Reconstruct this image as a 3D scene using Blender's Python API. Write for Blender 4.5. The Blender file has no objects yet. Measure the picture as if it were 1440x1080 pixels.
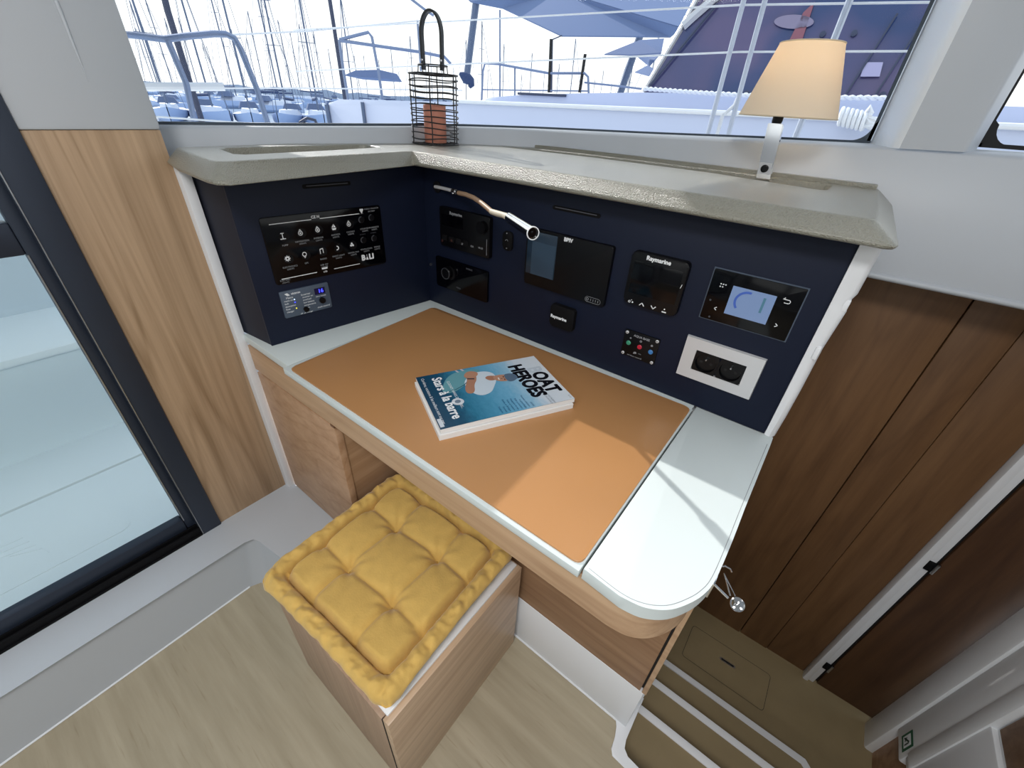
import bpy, bmesh, math, random
from mathutils import Vector, Matrix, noise
PI = math.pi
random.seed(7)
scene = bpy.context.scene
COL = scene.collection

# ---------------------------------------------------------------- camera
CAMP = Vector((0, 0, 1.27))
FPX = 588.981
M = Matrix(((0.79008203, -0.37453512, 0.48527706),
            (0.61072136, 0.41272287, -0.67578047),
            (0.05281858, 0.83029108, 0.55482152)))
cam = bpy.data.cameras.new('camera')
cam.sensor_width = 36.0
cam.lens = FPX / 1440 * 36.0
cam.clip_start = 0.02
cam.clip_end = 2000
co = bpy.data.objects.new('camera', cam)
COL.objects.link(co)
mw = M.to_4x4()
mw.translation = CAMP
co.matrix_world = mw
scene.camera = co


def ray(px, py):
    return M @ Vector(((px - 720) / FPX, -(py - 540) / FPX, -1.0))


def onz(px, py, z):
    v = ray(px, py)
    return CAMP + v * ((z - CAMP.z) / v.z)


def ony(px, py, y):
    v = ray(px, py)
    return CAMP + v * (y / v.y)


def onx(px, py, x):
    v = ray(px, py)
    return CAMP + v * (x / v.x)


def far(px, py, r):
    v = ray(px, py)
    return CAMP + v * (r / math.hypot(v.x, v.y))


# ---------------------------------------------------------------- materials
def srgb(r, g, b):
    def f(c):
        c = c / 255.0
        return c / 12.92 if c <= 0.04045 else ((c + 0.055) / 1.055) ** 2.4
    return (f(r), f(g), f(b), 1)


def newmat(name):
    m = bpy.data.materials.new(name)
    m.use_nodes = True
    nt = m.node_tree
    b = nt.nodes['Principled BSDF']
    return m, nt, b


def N(nt, kind, **kw):
    n = nt.nodes.new(kind)
    for k, v in kw.items():
        if k in n.inputs:
            n.inputs[k].default_value = v
        else:
            setattr(n, k, v)
    return n


def plain(name, col, rough=0.5, metal=0.0, spec=0.5, bump=0.0, bscale=200.0, vary=0.0, vscale=6.0, coat=0.0, emis=None, estr=0.0, sheen=0.0):
    m, nt, b = newmat(name)
    b.inputs['Base Color'].default_value = col
    b.inputs['Roughness'].default_value = rough
    b.inputs['Metallic'].default_value = metal
    b.inputs['Specular IOR Level'].default_value = spec
    b.inputs['Coat Weight'].default_value = coat
    b.inputs['Sheen Weight'].default_value = sheen
    tc = N(nt, 'ShaderNodeTexCoord')
    if vary > 0:
        n = N(nt, 'ShaderNodeTexNoise', Scale=vscale, Detail=4.0)
        nt.links.new(tc.outputs['Object'], n.inputs['Vector'])
        r = N(nt, 'ShaderNodeValToRGB')
        r.color_ramp.elements[0].position = 0.3
        r.color_ramp.elements[1].position = 0.7
        r.color_ramp.elements[0].color = [c * (1 - vary) for c in col[:3]] + [1]
        r.color_ramp.elements[1].color = [min(1, c * (1 + vary)) for c in col[:3]] + [1]
        nt.links.new(n.outputs['Fac'], r.inputs['Fac'])
        nt.links.new(r.outputs['Color'], b.inputs['Base Color'])
    if bump > 0:
        n = N(nt, 'ShaderNodeTexNoise', Scale=bscale, Detail=3.0)
        nt.links.new(tc.outputs['Object'], n.inputs['Vector'])
        bp = N(nt, 'ShaderNodeBump', Strength=bump, Distance=0.002 if bump < 0.9 else 0.006)
        nt.links.new(n.outputs['Fac'], bp.inputs['Height'])
        nt.links.new(bp.outputs['Normal'], b.inputs['Normal'])
    if emis:
        b.inputs['Emission Color'].default_value = emis
        b.inputs['Emission Strength'].default_value = estr
    return m


def wood(name, c_lo, c_hi, axis='Z', rough=0.45, fig=0.5, rot=0.0, dens=1.0, spec=0.35, origin=(0, 0, 0)):
    """fine straight grain along one axis, with faint cathedral figure"""
    m, nt, b = newmat(name)
    tc = N(nt, 'ShaderNodeTexCoord')
    mp = N(nt, 'ShaderNodeMapping')
    hi, lo = 38.0 * dens, 1.6
    mp.inputs['Scale'].default_value = {'X': (lo, hi, hi), 'Y': (hi, lo, hi), 'Z': (hi, hi, lo)}[axis]
    mp0 = N(nt, 'ShaderNodeMapping')
    mp0.inputs['Location'].default_value = origin
    mp0.inputs['Rotation'].default_value = (rot, 0, 0) if axis != 'X' else (0, 0, rot)
    nt.links.new(tc.outputs['Object'], mp0.inputs['Vector'])
    nt.links.new(mp0.outputs['Vector'], mp.inputs['Vector'])
    n1 = N(nt, 'ShaderNodeTexNoise', Scale=1.0, Detail=6.0, Roughness=0.65)
    nt.links.new(mp.outputs['Vector'], n1.inputs['Vector'])
    mp2 = N(nt, 'ShaderNodeMapping')
    h2, l2 = 7.0 * dens, 0.75
    mp2.inputs['Scale'].default_value = {'X': (l2, h2, h2), 'Y': (h2, l2, h2), 'Z': (h2, h2, l2)}[axis]
    nt.links.new(mp0.outputs['Vector'], mp2.inputs['Vector'])
    n2 = N(nt, 'ShaderNodeTexNoise', Scale=1.0, Detail=1.0, Roughness=0.4)
    nt.links.new(mp2.outputs['Vector'], n2.inputs['Vector'])
    # contour lines of the soft noise make the cathedral arches
    mul = N(nt, 'ShaderNodeMath', operation='MULTIPLY')
    mul.inputs[1].default_value = 9.0
    nt.links.new(n2.outputs['Fac'], mul.inputs[0])
    fr = N(nt, 'ShaderNodeMath', operation='PINGPONG')
    fr.inputs[1].default_value = 0.5
    nt.links.new(mul.outputs[0], fr.inputs[0])
    ln = N(nt, 'ShaderNodeMapRange')
    ln.inputs['From Min'].default_value = 0.0
    ln.inputs['From Max'].default_value = 0.16
    nt.links.new(fr.outputs[0], ln.inputs['Value'])
    mx = N(nt, 'ShaderNodeMath', operation='MULTIPLY_ADD')
    mx.inputs[1].default_value = 0.22 * fig
    nt.links.new(ln.outputs['Result'], mx.inputs[0])
    nt.links.new(n1.outputs['Fac'], mx.inputs[2])
    r = N(nt, 'ShaderNodeValToRGB')
    r.color_ramp.elements[0].position = 0.36
    r.color_ramp.elements[0].color = c_lo
    r.color_ramp.elements[1].position = 0.36 + 0.3 + 0.22 * fig
    r.color_ramp.elements[1].color = c_hi
    nt.links.new(mx.outputs[0], r.inputs['Fac'])
    nt.links.new(r.outputs['Color'], b.inputs['Base Color'])
    b.inputs['Roughness'].default_value = rough
    b.inputs['Specular IOR Level'].default_value = spec
    bp = N(nt, 'ShaderNodeBump', Strength=0.12, Distance=0.001)
    nt.links.new(n1.outputs['Fac'], bp.inputs['Height'])
    nt.links.new(bp.outputs['Normal'], b.inputs['Normal'])
    return m


def glassmat(name, tint=(1, 1, 1, 1), refl=0.06):
    m, nt, b = newmat(name)
    nt.nodes.remove(b)
    out = nt.nodes['Material Output']
    t = N(nt, 'ShaderNodeBsdfTransparent')
    t.inputs['Color'].default_value = tint
    g = N(nt, 'ShaderNodeBsdfGlossy')
    g.inputs['Roughness'].default_value = 0.02
    lw = N(nt, 'ShaderNodeFresnel', IOR=1.2)
    mul = N(nt, 'ShaderNodeMath', operation='MULTIPLY')
    mul.inputs[1].default_value = refl / 0.06 * 0.8
    mix = N(nt, 'ShaderNodeMixShader')
    nt.links.new(lw.outputs['Fac'], mul.inputs[0])
    nt.links.new(mul.outputs[0], mix.inputs['Fac'])
    nt.links.new(t.outputs[0], mix.inputs[1])
    nt.links.new(g.outputs[0], mix.inputs[2])
    nt.links.new(mix.outputs[0], out.inputs['Surface'])
    return m


MT = {}
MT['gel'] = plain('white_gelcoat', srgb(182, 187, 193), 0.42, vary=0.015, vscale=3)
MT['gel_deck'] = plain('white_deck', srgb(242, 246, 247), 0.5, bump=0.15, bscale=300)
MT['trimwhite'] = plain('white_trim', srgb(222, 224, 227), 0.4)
MT['solid'] = plain('cream_textured_composite', srgb(148, 146, 132), 0.3, spec=0.9, bump=1.0, bscale=430, vary=0.06, vscale=500)
MT['solid'].node_tree.nodes['Principled BSDF'].inputs['Coat Weight'].default_value = 0.7
MT['solid'].node_tree.nodes['Principled BSDF'].inputs['Coat Roughness'].default_value = 0.38
MT['navy'] = plain('navy_laminate', srgb(18, 25, 44), 0.5, spec=0.22, vary=0.03, vscale=4)
MT['navyside'] = plain('navy_laminate_side', srgb(34, 36, 48), 0.6, spec=0.3)
MT['black'] = plain('black_plastic', srgb(6, 6, 9), 0.35, spec=0.25)
MT['blackgloss'] = plain('black_glass', srgb(3, 3, 6), 0.12, spec=0.22)
MT['blackmatt'] = plain('black_matt', srgb(7, 7, 10), 0.7, spec=0.2)
MT['screenoff'] = plain('dark_display', srgb(34, 50, 66), 0.18)
MT['lcd'] = plain('lcd_glow', srgb(110, 130, 165), 0.3, emis=srgb(125, 155, 205), estr=0.22)
MT['lcdblue'] = plain('lcd_arc_blue', srgb(60, 90, 170), 0.4, emis=srgb(60, 100, 190), estr=0.15)
MT['lcdgreen'] = plain('lcd_bar', srgb(70, 115, 135), 0.4, emis=srgb(70, 120, 140), estr=0.15)
MT['print'] = plain('white_print', srgb(225, 228, 230), 0.6)
MT['printdim'] = plain('grey_print', srgb(135, 138, 142), 0.6)
MT['printdark'] = plain('faint_print', srgb(70, 72, 78), 0.6)
MT['blueled'] = plain('blue_led', srgb(20, 20, 120), 0.4, emis=srgb(60, 70, 255), estr=2.5)
MT['ledwhite'] = plain('pale_led', srgb(180, 200, 255), 0.4, emis=srgb(200, 215, 255), estr=1.5)
MT['ledyellow'] = plain('yellow_led', srgb(230, 220, 60), 0.4, emis=srgb(240, 225, 60), estr=1.0)
MT['leddisp'] = plain('led_window', srgb(10, 10, 60), 0.2)
MT['slate'] = plain('slate_plastic', srgb(72, 84, 100), 0.5)
MT['chrome'] = plain('chrome', srgb(225, 225, 225), 0.08, metal=1.0)
MT['brushed'] = plain('brushed_steel', srgb(190, 190, 192), 0.3, metal=1.0)
MT['alu'] = plain('silver_plate', srgb(206, 207, 209), 0.4, metal=0.25)
MT['worktop'] = plain('white_laminate', srgb(205, 214, 214), 0.45, spec=0.4)
MT['leather'] = plain('tan_leather', srgb(176, 128, 82), 0.34, spec=0.6, bump=0.08, bscale=700, vary=0.03, vscale=5)
MT['cushion'] = plain('mustard_velvet', srgb(204, 167, 92), 0.85, spec=0.2, vary=0.06, vscale=40, bump=0.25, bscale=250, sheen=0.25)
MT['floor'] = None
MT['wood_v'] = wood('oak_panel_vertical', srgb(140, 114, 86), srgb(182, 154, 124), 'Z', fig=0.85, dens=1.5)
MT['wood_x'] = wood('oak_panel_lengthwise', srgb(168, 134, 104), srgb(196, 164, 132), 'X', fig=0.5)
MT['wood_d'] = wood('oak_door', srgb(158, 122, 92), srgb(186, 152, 122), 'X', fig=0.7, rot=0.5)
MT['wood_s'] = wood('oak_side', srgb(152, 118, 88), srgb(182, 150, 120), 'Y', fig=0.5)
MT['wood_st'] = wood('walnut_stool', srgb(168, 140, 114), srgb(198, 171, 143), 'Y', fig=0.3, dens=1.2, spec=0.5, rough=0.35)
MT['wood_sf'] = wood('stool_front', srgb(150, 124, 104), srgb(168, 142, 120), 'Z', fig=0.2, dens=1.4)
MT['wood_low'] = wood('oak_low_panel', srgb(126, 92, 66), srgb(160, 126, 96), 'X', fig=0.5)
MT['wood_dark'] = wood('brown_board', srgb(92, 64, 40), srgb(118, 86, 56), 'Z', fig=0.5, dens=0.7)
MT['wood_dark2'] = wood('brown_door', srgb(66, 42, 26), srgb(86, 58, 36), 'Z', fig=0.4, dens=0.7, origin=(3, 1, 2))
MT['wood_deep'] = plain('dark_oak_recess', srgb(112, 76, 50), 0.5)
MT['rail_alu'] = plain('dark_aluminium_frame', srgb(44, 52, 66), 0.42, metal=0.3)
MT['rubber'] = plain('black_rubber', srgb(16, 16, 18), 0.7)
MT['steel'] = plain('stainless_tube', srgb(120, 134, 162), 0.35, metal=0.5)
MT['railwhite'] = plain('pale_stanchion', srgb(186, 194, 208), 0.35, metal=0.2)
MT['wire'] = plain('black_wire', srgb(26, 26, 28), 0.5)
MT['strap'] = plain('dark_leather_strap', srgb(38, 40, 40), 0.55)
MT['candle'] = plain('terracotta_candle', srgb(196, 128, 106), 0.6, vary=0.06, vscale=30)
MT['gooseneck'] = plain('tan_gooseneck', srgb(168, 138, 112), 0.5)
MT['beigecap'] = plain('ivory_collar', srgb(210, 200, 180), 0.4)
MT['paper'] = plain('paper_edge', srgb(225, 224, 222), 0.6)
MT['sail'] = plain('awning_cloth', srgb(104, 122, 158), 0.8)
MT['rope'] = plain('white_rope', srgb(225, 228, 232), 0.8)
MT['hullwhite'] = plain('boat_white', srgb(192, 200, 222), 0.35)
MT['mast'] = plain('mast_grey', srgb(88, 102, 128), 0.45, metal=0.2)
MT['mastdark'] = plain('mast_dark', srgb(52, 60, 84), 0.5)
MT['canvas'] = plain('blue_canvas', srgb(48, 66, 104), 0.8)
MT['treadlam'] = plain('tread_laminate', srgb(140, 124, 92), 0.6, vary=0.05, vscale=12)
MT['glass'] = glassmat('window_glass', refl=0.02)
MT['doorglass'] = glassmat('door_glass', (0.93, 0.97, 0.97, 1), 0.06)


def floor_mat():
    m, nt, b = newmat('pale_wood_vinyl')
    tc = N(nt, 'ShaderNodeTexCoord')
    mp = N(nt, 'ShaderNodeMapping')
    mp.inputs['Scale'].default_value = (2.2, 26.0, 1)
    nt.links.new(tc.outputs['Object'], mp.inputs['Vector'])
    n1 = N(nt, 'ShaderNodeTexNoise', Scale=1.0, Detail=7.0, Roughness=0.6)
    nt.links.new(mp.outputs['Vector'], n1.inputs['Vector'])
    mp2 = N(nt, 'ShaderNodeMapping')
    mp2.inputs['Scale'].default_value = (9, 120, 1)
    nt.links.new(tc.outputs['Object'], mp2.inputs['Vector'])
    n2 = N(nt, 'ShaderNodeTexNoise', Scale=1.0, Detail=2.0)
    nt.links.new(mp2.outputs['Vector'], n2.inputs['Vector'])
    r = N(nt, 'ShaderNodeValToRGB')
    e = r.color_ramp.elements
    e[0].position, e[0].color = 0.25, srgb(148, 137, 114)
    e[1].position, e[1].color = 0.75, srgb(176, 165, 142)
    nt.links.new(n1.outputs['Fac'], r.inputs['Fac'])
    r2 = N(nt, 'ShaderNodeValToRGB')
    e = r2.color_ramp.elements
    e[0].position, e[0].color = 0.24, (0.84, 0.81, 0.77, 1)
    e[1].position, e[1].color = 0.36, (1, 1, 1, 1)
    nt.links.new(n2.outputs['Fac'], r2.inputs['Fac'])
    mx = N(nt, 'ShaderNodeMixRGB', blend_type='MULTIPLY')
    mx.inputs['Fac'].default_value = 1.0
    nt.links.new(r.outputs['Color'], mx.inputs['Color1'])
    nt.links.new(r2.outputs['Color'], mx.inputs['Color2'])
    nt.links.new(mx.outputs['Color'], b.inputs['Base Color'])
    b.inputs['Roughness'].default_value = 0.5
    return m


MT['floor'] = floor_mat()


def shade_mat():
    m, nt, b = newmat('lamp_shade_cloth')
    b.inputs['Base Color'].default_value = srgb(240, 230, 212)
    b.inputs['Roughness'].default_value = 0.9
    out = nt.nodes['Material Output']
    tr = N(nt, 'ShaderNodeBsdfTranslucent')
    tr.inputs['Color'].default_value = srgb(248, 230, 200)
    mix = N(nt, 'ShaderNodeMixShader')
    mix.inputs['Fac'].default_value = 0.35
    nt.links.new(b.outputs[0], mix.inputs[1])
    nt.links.new(tr.outputs[0], mix.inputs[2])
    nt.links.new(mix.outputs[0], out.inputs['Surface'])
    return m


MT['shade'] = shade_mat()


def water_mat():
    m, nt, b = newmat('harbour_water')
    b.inputs['Base Color'].default_value = srgb(190, 205, 218)
    b.inputs['Roughness'].default_value = 0.12
    tc = N(nt, 'ShaderNodeTexCoord')
    n = N(nt, 'ShaderNodeTexNoise', Scale=1.2, Detail=4.0)
    nt.links.new(tc.outputs['Object'], n.inputs['Vector'])
    bp = N(nt, 'ShaderNodeBump', Strength=0.5, Distance=0.15)
    nt.links.new(n.outputs['Fac'], bp.inputs['Height'])
    nt.links.new(bp.outputs['Normal'], b.inputs['Normal'])
    return m


MT['water'] = water_mat()


def tinted_mat():
    m, nt, b = newmat('tinted_windscreen')
    b.inputs['Base Color'].default_value = srgb(52, 56, 96)
    b.inputs['Roughness'].default_value = 0.08
    tc = N(nt, 'ShaderNodeTexCoord')
    n = N(nt, 'ShaderNodeTexNoise', Scale=1.3, Detail=2.0, Distortion=0.6)  # noise mottling paints purple reflections into the glass colour
    nt.links.new(tc.outputs['Object'], n.inputs['Vector'])
    r = N(nt, 'ShaderNodeValToRGB')
    e = r.color_ramp.elements
    e[0].position, e[0].color = 0.40, srgb(44, 62, 104)
    e[1].position, e[1].color = 0.62, srgb(86, 78, 112)
    nt.links.new(n.outputs['Fac'], r.inputs['Fac'])
    nt.links.new(r.outputs['Color'], b.inputs['Base Color'])
    return m


MT['tint'] = tinted_mat()


# ---------------------------------------------------------------- mesh helpers
class Fr:
    """a flat working frame: origin, right, up, out"""
    def __init__(s, o, u, v, n=None):
        s.o = Vector(o)
        s.u = Vector(u).normalized()
        s.v = Vector(v).normalized()
        s.n = Vector(n).normalized() if n is not None else s.u.cross(s.v)

    def p(s, a, b, c=0.0):
        return s.o + s.u * a + s.v * b + s.n * c


WORLD = Fr((0, 0, 0), (1, 0, 0), (0, 1, 0), (0, 0, 1))


def bm_new():
    return bmesh.new()


def box(bm, x0, x1, y0, y1, z0, z1, bev=0.0, seg=2, fr=WORLD):
    vs = []
    for z in (z0, z1):
        for x, y in ((x0, y0), (x1, y0), (x1, y1), (x0, y1)):
            vs.append(bm.verts.new(fr.p(x, y, z)))
    fs = [(3, 2, 1, 0), (4, 5, 6, 7), (0, 1, 5, 4), (1, 2, 6, 5), (2, 3, 7, 6), (3, 0, 4, 7)]
    fl = [bm.faces.new([vs[i] for i in f]) for f in fs]
    if bev > 0:
        es = list({e for f in fl for e in f.edges})
        bmesh.ops.bevel(bm, geom=es, offset=bev, segments=seg, affect='EDGES', profile=0.5)
    return bm


def prism(bm, pts, z0, z1, bev=0.0, seg=2, fr=WORLD, top_only=False, inset=0.0, hole=None):
    """extrude a plan outline (frame coords)"""
    a = [bm.verts.new(fr.p(x, y, z0)) for x, y in pts]
    if inset:
        cx = sum(p[0] for p in pts) / len(pts)
        cy = sum(p[1] for p in pts) / len(pts)
        b = [bm.verts.new(fr.p(x + (cx - x) * inset, y + (cy - y) * inset, z1)) for x, y in pts]
    else:
        b = [bm.verts.new(fr.p(x, y, z1)) for x, y in pts]
    n = len(pts)
    f0 = bm.faces.new(a[::-1])
    f1 = bm.faces.new(b)
    fl = [f0, f1]
    for i in range(n):
        j = (i + 1) % n
        fl.append(bm.faces.new((a[i], a[j], b[j], b[i])))
    if bev > 0:
        es = list(f1.edges) if top_only else list(f1.edges) + list(f0.edges)
        bmesh.ops.bevel(bm, geom=es, offset=bev, segments=seg, affect='EDGES', profile=0.5)
    return bm


def rrect(x0, x1, y0, y1, r, n=5):
    out = []
    for cx, cy, a0 in ((x1 - r, y0 + r, -PI / 2), (x1 - r, y1 - r, 0), (x0 + r, y1 - r, PI / 2), (x0 + r, y0 + r, PI)):
        for k in range(n + 1):
            a = a0 + PI / 2 * k / n
            out.append((cx + r * math.cos(a), cy + r * math.sin(a)))
    return out


def circ(cx, cy, r, n=24, rx=None):
    return [(cx + (rx or r) * math.cos(2 * PI * k / n), cy + r * math.sin(2 * PI * k / n)) for k in range(n)]


def tube(bm, path, r, n=8, caps=True, rs=None, flat=None):
    pts = [Vector(p) for p in path]
    rings = []
    up = Vector((0, 0, 1))
    prev = None
    for i, p in enumerate(pts):
        t = (pts[min(i + 1, len(pts) - 1)] - pts[max(i - 1, 0)])
        if t.length < 1e-9:
            t = Vector((0, 0, 1))
        t.normalize()
        if prev is None:
            a = t.cross(up)
            if a.length < 1e-3:
                a = t.cross(Vector((1, 0, 0)))
            a.normalize()
        else:
            a = prev - t * prev.dot(t)
            a.normalize()
        prev = a
        b = t.cross(a)
        rr = rs[i] if rs else r
        ring = []
        for k in range(n):
            an = 2 * PI * k / n
            ca, sa = math.cos(an), math.sin(an)
            if flat:
                sa *= flat
            ring.append(bm.verts.new(p + a * (rr * ca) + b * (rr * sa)))
        rings.append(ring)
    for i in range(len(rings) - 1):
        for k in range(n):
            j = (k + 1) % n
            bm.faces.new((rings[i][k], rings[i][j], rings[i + 1][j], rings[i + 1][k]))
    if caps:
        bm.faces.new(rings[0][::-1])
        bm.faces.new(rings[-1])
    return bm


def loop_tube(bm, path, r, n=6):
    pts = [Vector(p) for p in path]
    L = len(pts)
    rings = []
    for i, p in enumerate(pts):
        t = (pts[(i + 1) % L] - pts[i - 1]).normalized()
        a = t.cross(Vector((0, 0, 1)))
        if a.length < 1e-3:
            a = t.cross(Vector((1, 0, 0)))
        a.normalize()
        b = t.cross(a)
        rings.append([bm.verts.new(p + a * (r * math.cos(2 * PI * k / n)) + b * (r * math.sin(2 * PI * k / n))) for k in range(n)])
    for i in range(L):
        q = rings[(i + 1) % L]
        for k in range(n):
            j = (k + 1) % n
            bm.faces.new((rings[i][k], rings[i][j], q[j], q[k]))
    return bm


def lathe(bm, prof, c, axis=(0, 0, 1), n=32, caps=True):
    ax = Vector(axis).normalized()
    a = ax.cross(Vector((1, 0, 0)))
    if a.length < 0.1:
        a = ax.cross(Vector((0, 1, 0)))
    a.normalize()
    b = ax.cross(a)
    c = Vector(c)
    rings = []
    for r, h in prof:
        rings.append([bm.verts.new(c + ax * h + a * (r * math.cos(2 * PI * k / n)) + b * (r * math.sin(2 * PI * k / n))) for k in range(n)])
    for i in range(len(rings) - 1):
        for k in range(n):
            j = (k + 1) % n
            bm.faces.new((rings[i][k], rings[i][j], rings[i + 1][j], rings[i + 1][k]))
    if caps:
        bm.faces.new(rings[0][::-1])
        bm.faces.new(rings[-1])
    return bm


def quad(bm, *pts):
    return bm.faces.new([bm.verts.new(Vector(p)) for p in pts])


def slab(bm, pts, off):
    """a polygon with thickness: pts in order, extruded by vector off"""
    a = [bm.verts.new(Vector(p)) for p in pts]
    b = [bm.verts.new(Vector(p) + Vector(off)) for p in pts]
    n = len(pts)
    bm.faces.new(a[::-1])
    bm.faces.new(b)
    for i in range(n):
        j = (i + 1) % n
        bm.faces.new((a[i], a[j], b[j], b[i]))
    return bm


def rootloc(o):
    while o.parent:
        o = o.parent
    return o.location


def obj(name, bm, mat, parent=None, loc=None, ang=35, **props):
    base = Vector((0, 0, 0))
    if parent is not None:
        base = rootloc(parent).copy()
    elif loc is not None:
        base = Vector(loc)
    if base.length > 0:
        bmesh.ops.translate(bm, verts=bm.verts, vec=-base)
    bmesh.ops.recalc_face_normals(bm, faces=bm.faces)
    me = bpy.data.meshes.new(name)
    bm.to_mesh(me)
    bm.free()
    me.materials.append(mat)
    for p in me.polygons:
        p.use_smooth = True
    me.set_sharp_from_angle(angle=math.radians(ang))
    o = bpy.data.objects.new(name, me)
    COL.objects.link(o)
    if parent is not None:
        o.parent = parent
    elif loc is not None:
        o.location = base
    for k, v in props.items():
        o[k] = v
    return o


def thing(name, label, cat, loc=(0, 0, 0), group=None):
    o = bpy.data.objects.new(name, None)
    o.empty_display_size = 0.05
    COL.objects.link(o)
    o.location = loc
    o['label'] = label
    o['category'] = cat
    if group:
        o['group'] = group
    return o


def struct(name, bm, mat, **kw):
    return obj(name, bm, mat, kind='structure', **kw)


def text(bm, s, size, fr, x, y, c=0.0006, bold=0.0, align='CENTER', depth=0.0002, sx=1.0, shear=0.0):
    cu = bpy.data.curves.new('lettering', 'FONT')
    cu.body = s
    cu.size = size
    cu.align_x = align
    cu.align_y = 'CENTER'
    cu.extrude = depth
    cu.shear = shear
    cu.resolution_u = 3
    o = bpy.data.objects.new('lettering', cu)
    COL.objects.link(o)
    dg = bpy.context.evaluated_depsgraph_get()
    ev = o.evaluated_get(dg)
    me = ev.to_mesh()
    # bold strokes: the same glyphs laid again around the first, a hair apart
    sh = [(0.0, 0.0)]
    if bold > 0:
        nb = 12 if size > 0.02 else 4
        sh += [(bold * math.cos(2 * PI * k / nb), bold * math.sin(2 * PI * k / nb)) for k in range(nb)]
    for q, (dx, dy) in enumerate(sh):
        vs = [bm.verts.new(fr.p(x + v.co.x * sx + dx, y + v.co.y + dy, c + v.co.z + q * 1.5e-5)) for v in me.vertices]
        for p in me.polygons:
            bm.faces.new([vs[i] for i in p.vertices])
    ev.to_mesh_clear()
    bpy.data.objects.remove(o)
    bpy.data.curves.remove(cu)
    return bm


def one(name, mat, parent, fn, *a, **k):
    """a single small shape as an object of its own"""
    lab = k.pop('label_', None)
    bm = bm_new()
    fn(bm, *a, **k)
    return obj(name, bm, mat, parent, **({'label': lab} if lab else {}))


def line(bm, fr, x0, y0, x1, y1, w, c=0.0006, d=0.0003):
    a = Vector((x1 - x0, y1 - y0))
    L = a.length
    a /= L
    nrm = Vector((-a.y, a.x)) * w / 2
    pts = [(x0 + nrm.x, y0 + nrm.y), (x0 - nrm.x, y0 - nrm.y), (x1 - nrm.x, y1 - nrm.y), (x1 + nrm.x, y1 + nrm.y)]
    return prism(bm, pts, c - d, c, fr=fr)


def ring(bm, fr, cx, cy, r0, r1, c, n=24, a0=0.0, a1=2 * PI, d=0.0003, sx=1.0):
    full = abs(a1 - a0 - 2 * PI) < 1e-6
    prev = None
    first = None
    for k in range(n + 1):
        if full and k == n:
            cur = first
        else:
            a = a0 + (a1 - a0) * k / n
            ca, sa = math.cos(a) * sx, math.sin(a)
            cur = [bm.verts.new(fr.p(cx + r * ca, cy + r * sa, cc)) for r, cc in ((r0, c - d), (r1, c - d), (r1, c), (r0, c))]
        if prev:
            for i in range(4):
                j = (i + 1) % 4
                bm.faces.new((prev[i], prev[j], cur[j], cur[i]))
        else:
            first = cur
        prev = cur
    return bm


def disc(bm, fr, cx, cy, r, c, d=0.0003, n=20):
    return prism(bm, circ(cx, cy, r, n), c - d, c, fr=fr)

# ================================================================ THE CABIN
def outline_mesh(outer, holes, zt, lower, zb, holedepth):
    """shelf slab: crease outline on top with trays sunk in, chamfered down to a wider lower outline"""
    bm = bm_new()
    top = [bm.verts.new((x, y, zt)) for x, y in outer]
    es = []
    n = len(top)
    for i in range(n):
        es.append(bm.edges.new((top[i], top[(i + 1) % n])))
    hl = []
    for h in holes:
        hv = [bm.verts.new((x, y, zt)) for x, y in h]
        hl.append(hv)
        for i in range(len(hv)):
            es.append(bm.edges.new((hv[i], hv[(i + 1) % len(hv)])))
    bmesh.ops.triangle_fill(bm, use_beauty=True, use_dissolve=False, edges=es, normal=(0, 0, 1))
    for hv, h in zip(hl, holes):
        cx = sum(p[0] for p in h) / len(h)
        cy = sum(p[1] for p in h) / len(h)
        lo = [bm.verts.new((x + (cx - x) * 0.03, y + (cy - y) * 0.06, zt - holedepth)) for x, y in h]
        for i in range(len(hv)):
            j = (i + 1) % len(hv)
            bm.faces.new((hv[i], hv[j], lo[j], lo[i]))
        bm.faces.new(lo)
    low = [bm.verts.new((x, y, zb + 0.006)) for x, y in lower]
    cx, cy = -0.5, 1.0
    low2 = [bm.verts.new((x + (0.004 if x < cx else -0.004), y + 0.004, zb)) for x, y in lower]
    for i in range(n):
        j = (i + 1) % n
        bm.faces.new((top[i], top[j], low[j], low[i]))
        bm.faces.new((low[i], low[j], low2[j], low2[i]))
    bm.faces.new(low2)
    return bm


# ---- floor and stairwell
bm = bm_new()
fl = [(-1.03, -2.6), (2.4, -2.6), (2.4, 0.445), (0.068, 0.450), (0.036, 0.452), (0.027, 0.464), (0.026, 0.49), (0.020, 0.51), (0.005, 0.53), (-1.03, 0.53)]
prism(bm, fl, -0.02, 0.0)
struct('floor', bm, MT['floor'])

bm = bm_new()
rim_o = [(2.4, 0.445), (0.068, 0.450), (0.036, 0.452), (0.027, 0.464), (0.026, 0.49), (0.020, 0.51), (0.005, 0.53)]
rim_i = [(0.049, 0.61), (0.049, 0.50), (0.052, 0.482), (0.065, 0.472), (0.10, 0.47), (2.4, 0.466)]
bmp = rim_o + [(0.005, 0.61)] + rim_i
prism(bm, bmp, -0.02, 0.002, bev=0.0015, top_only=True)
# stairwell liner: the white drop below the rim
for a, b_ in zip(rim_i[:-1], rim_i[1:]):
    quad(bm, (a[0], a[1], 0.0), (b_[0], b_[1], 0.0), (b_[0], b_[1], -0.62), (a[0], a[1], -0.62))
struct('trim_1', bm, MT['trimwhite'])

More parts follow.
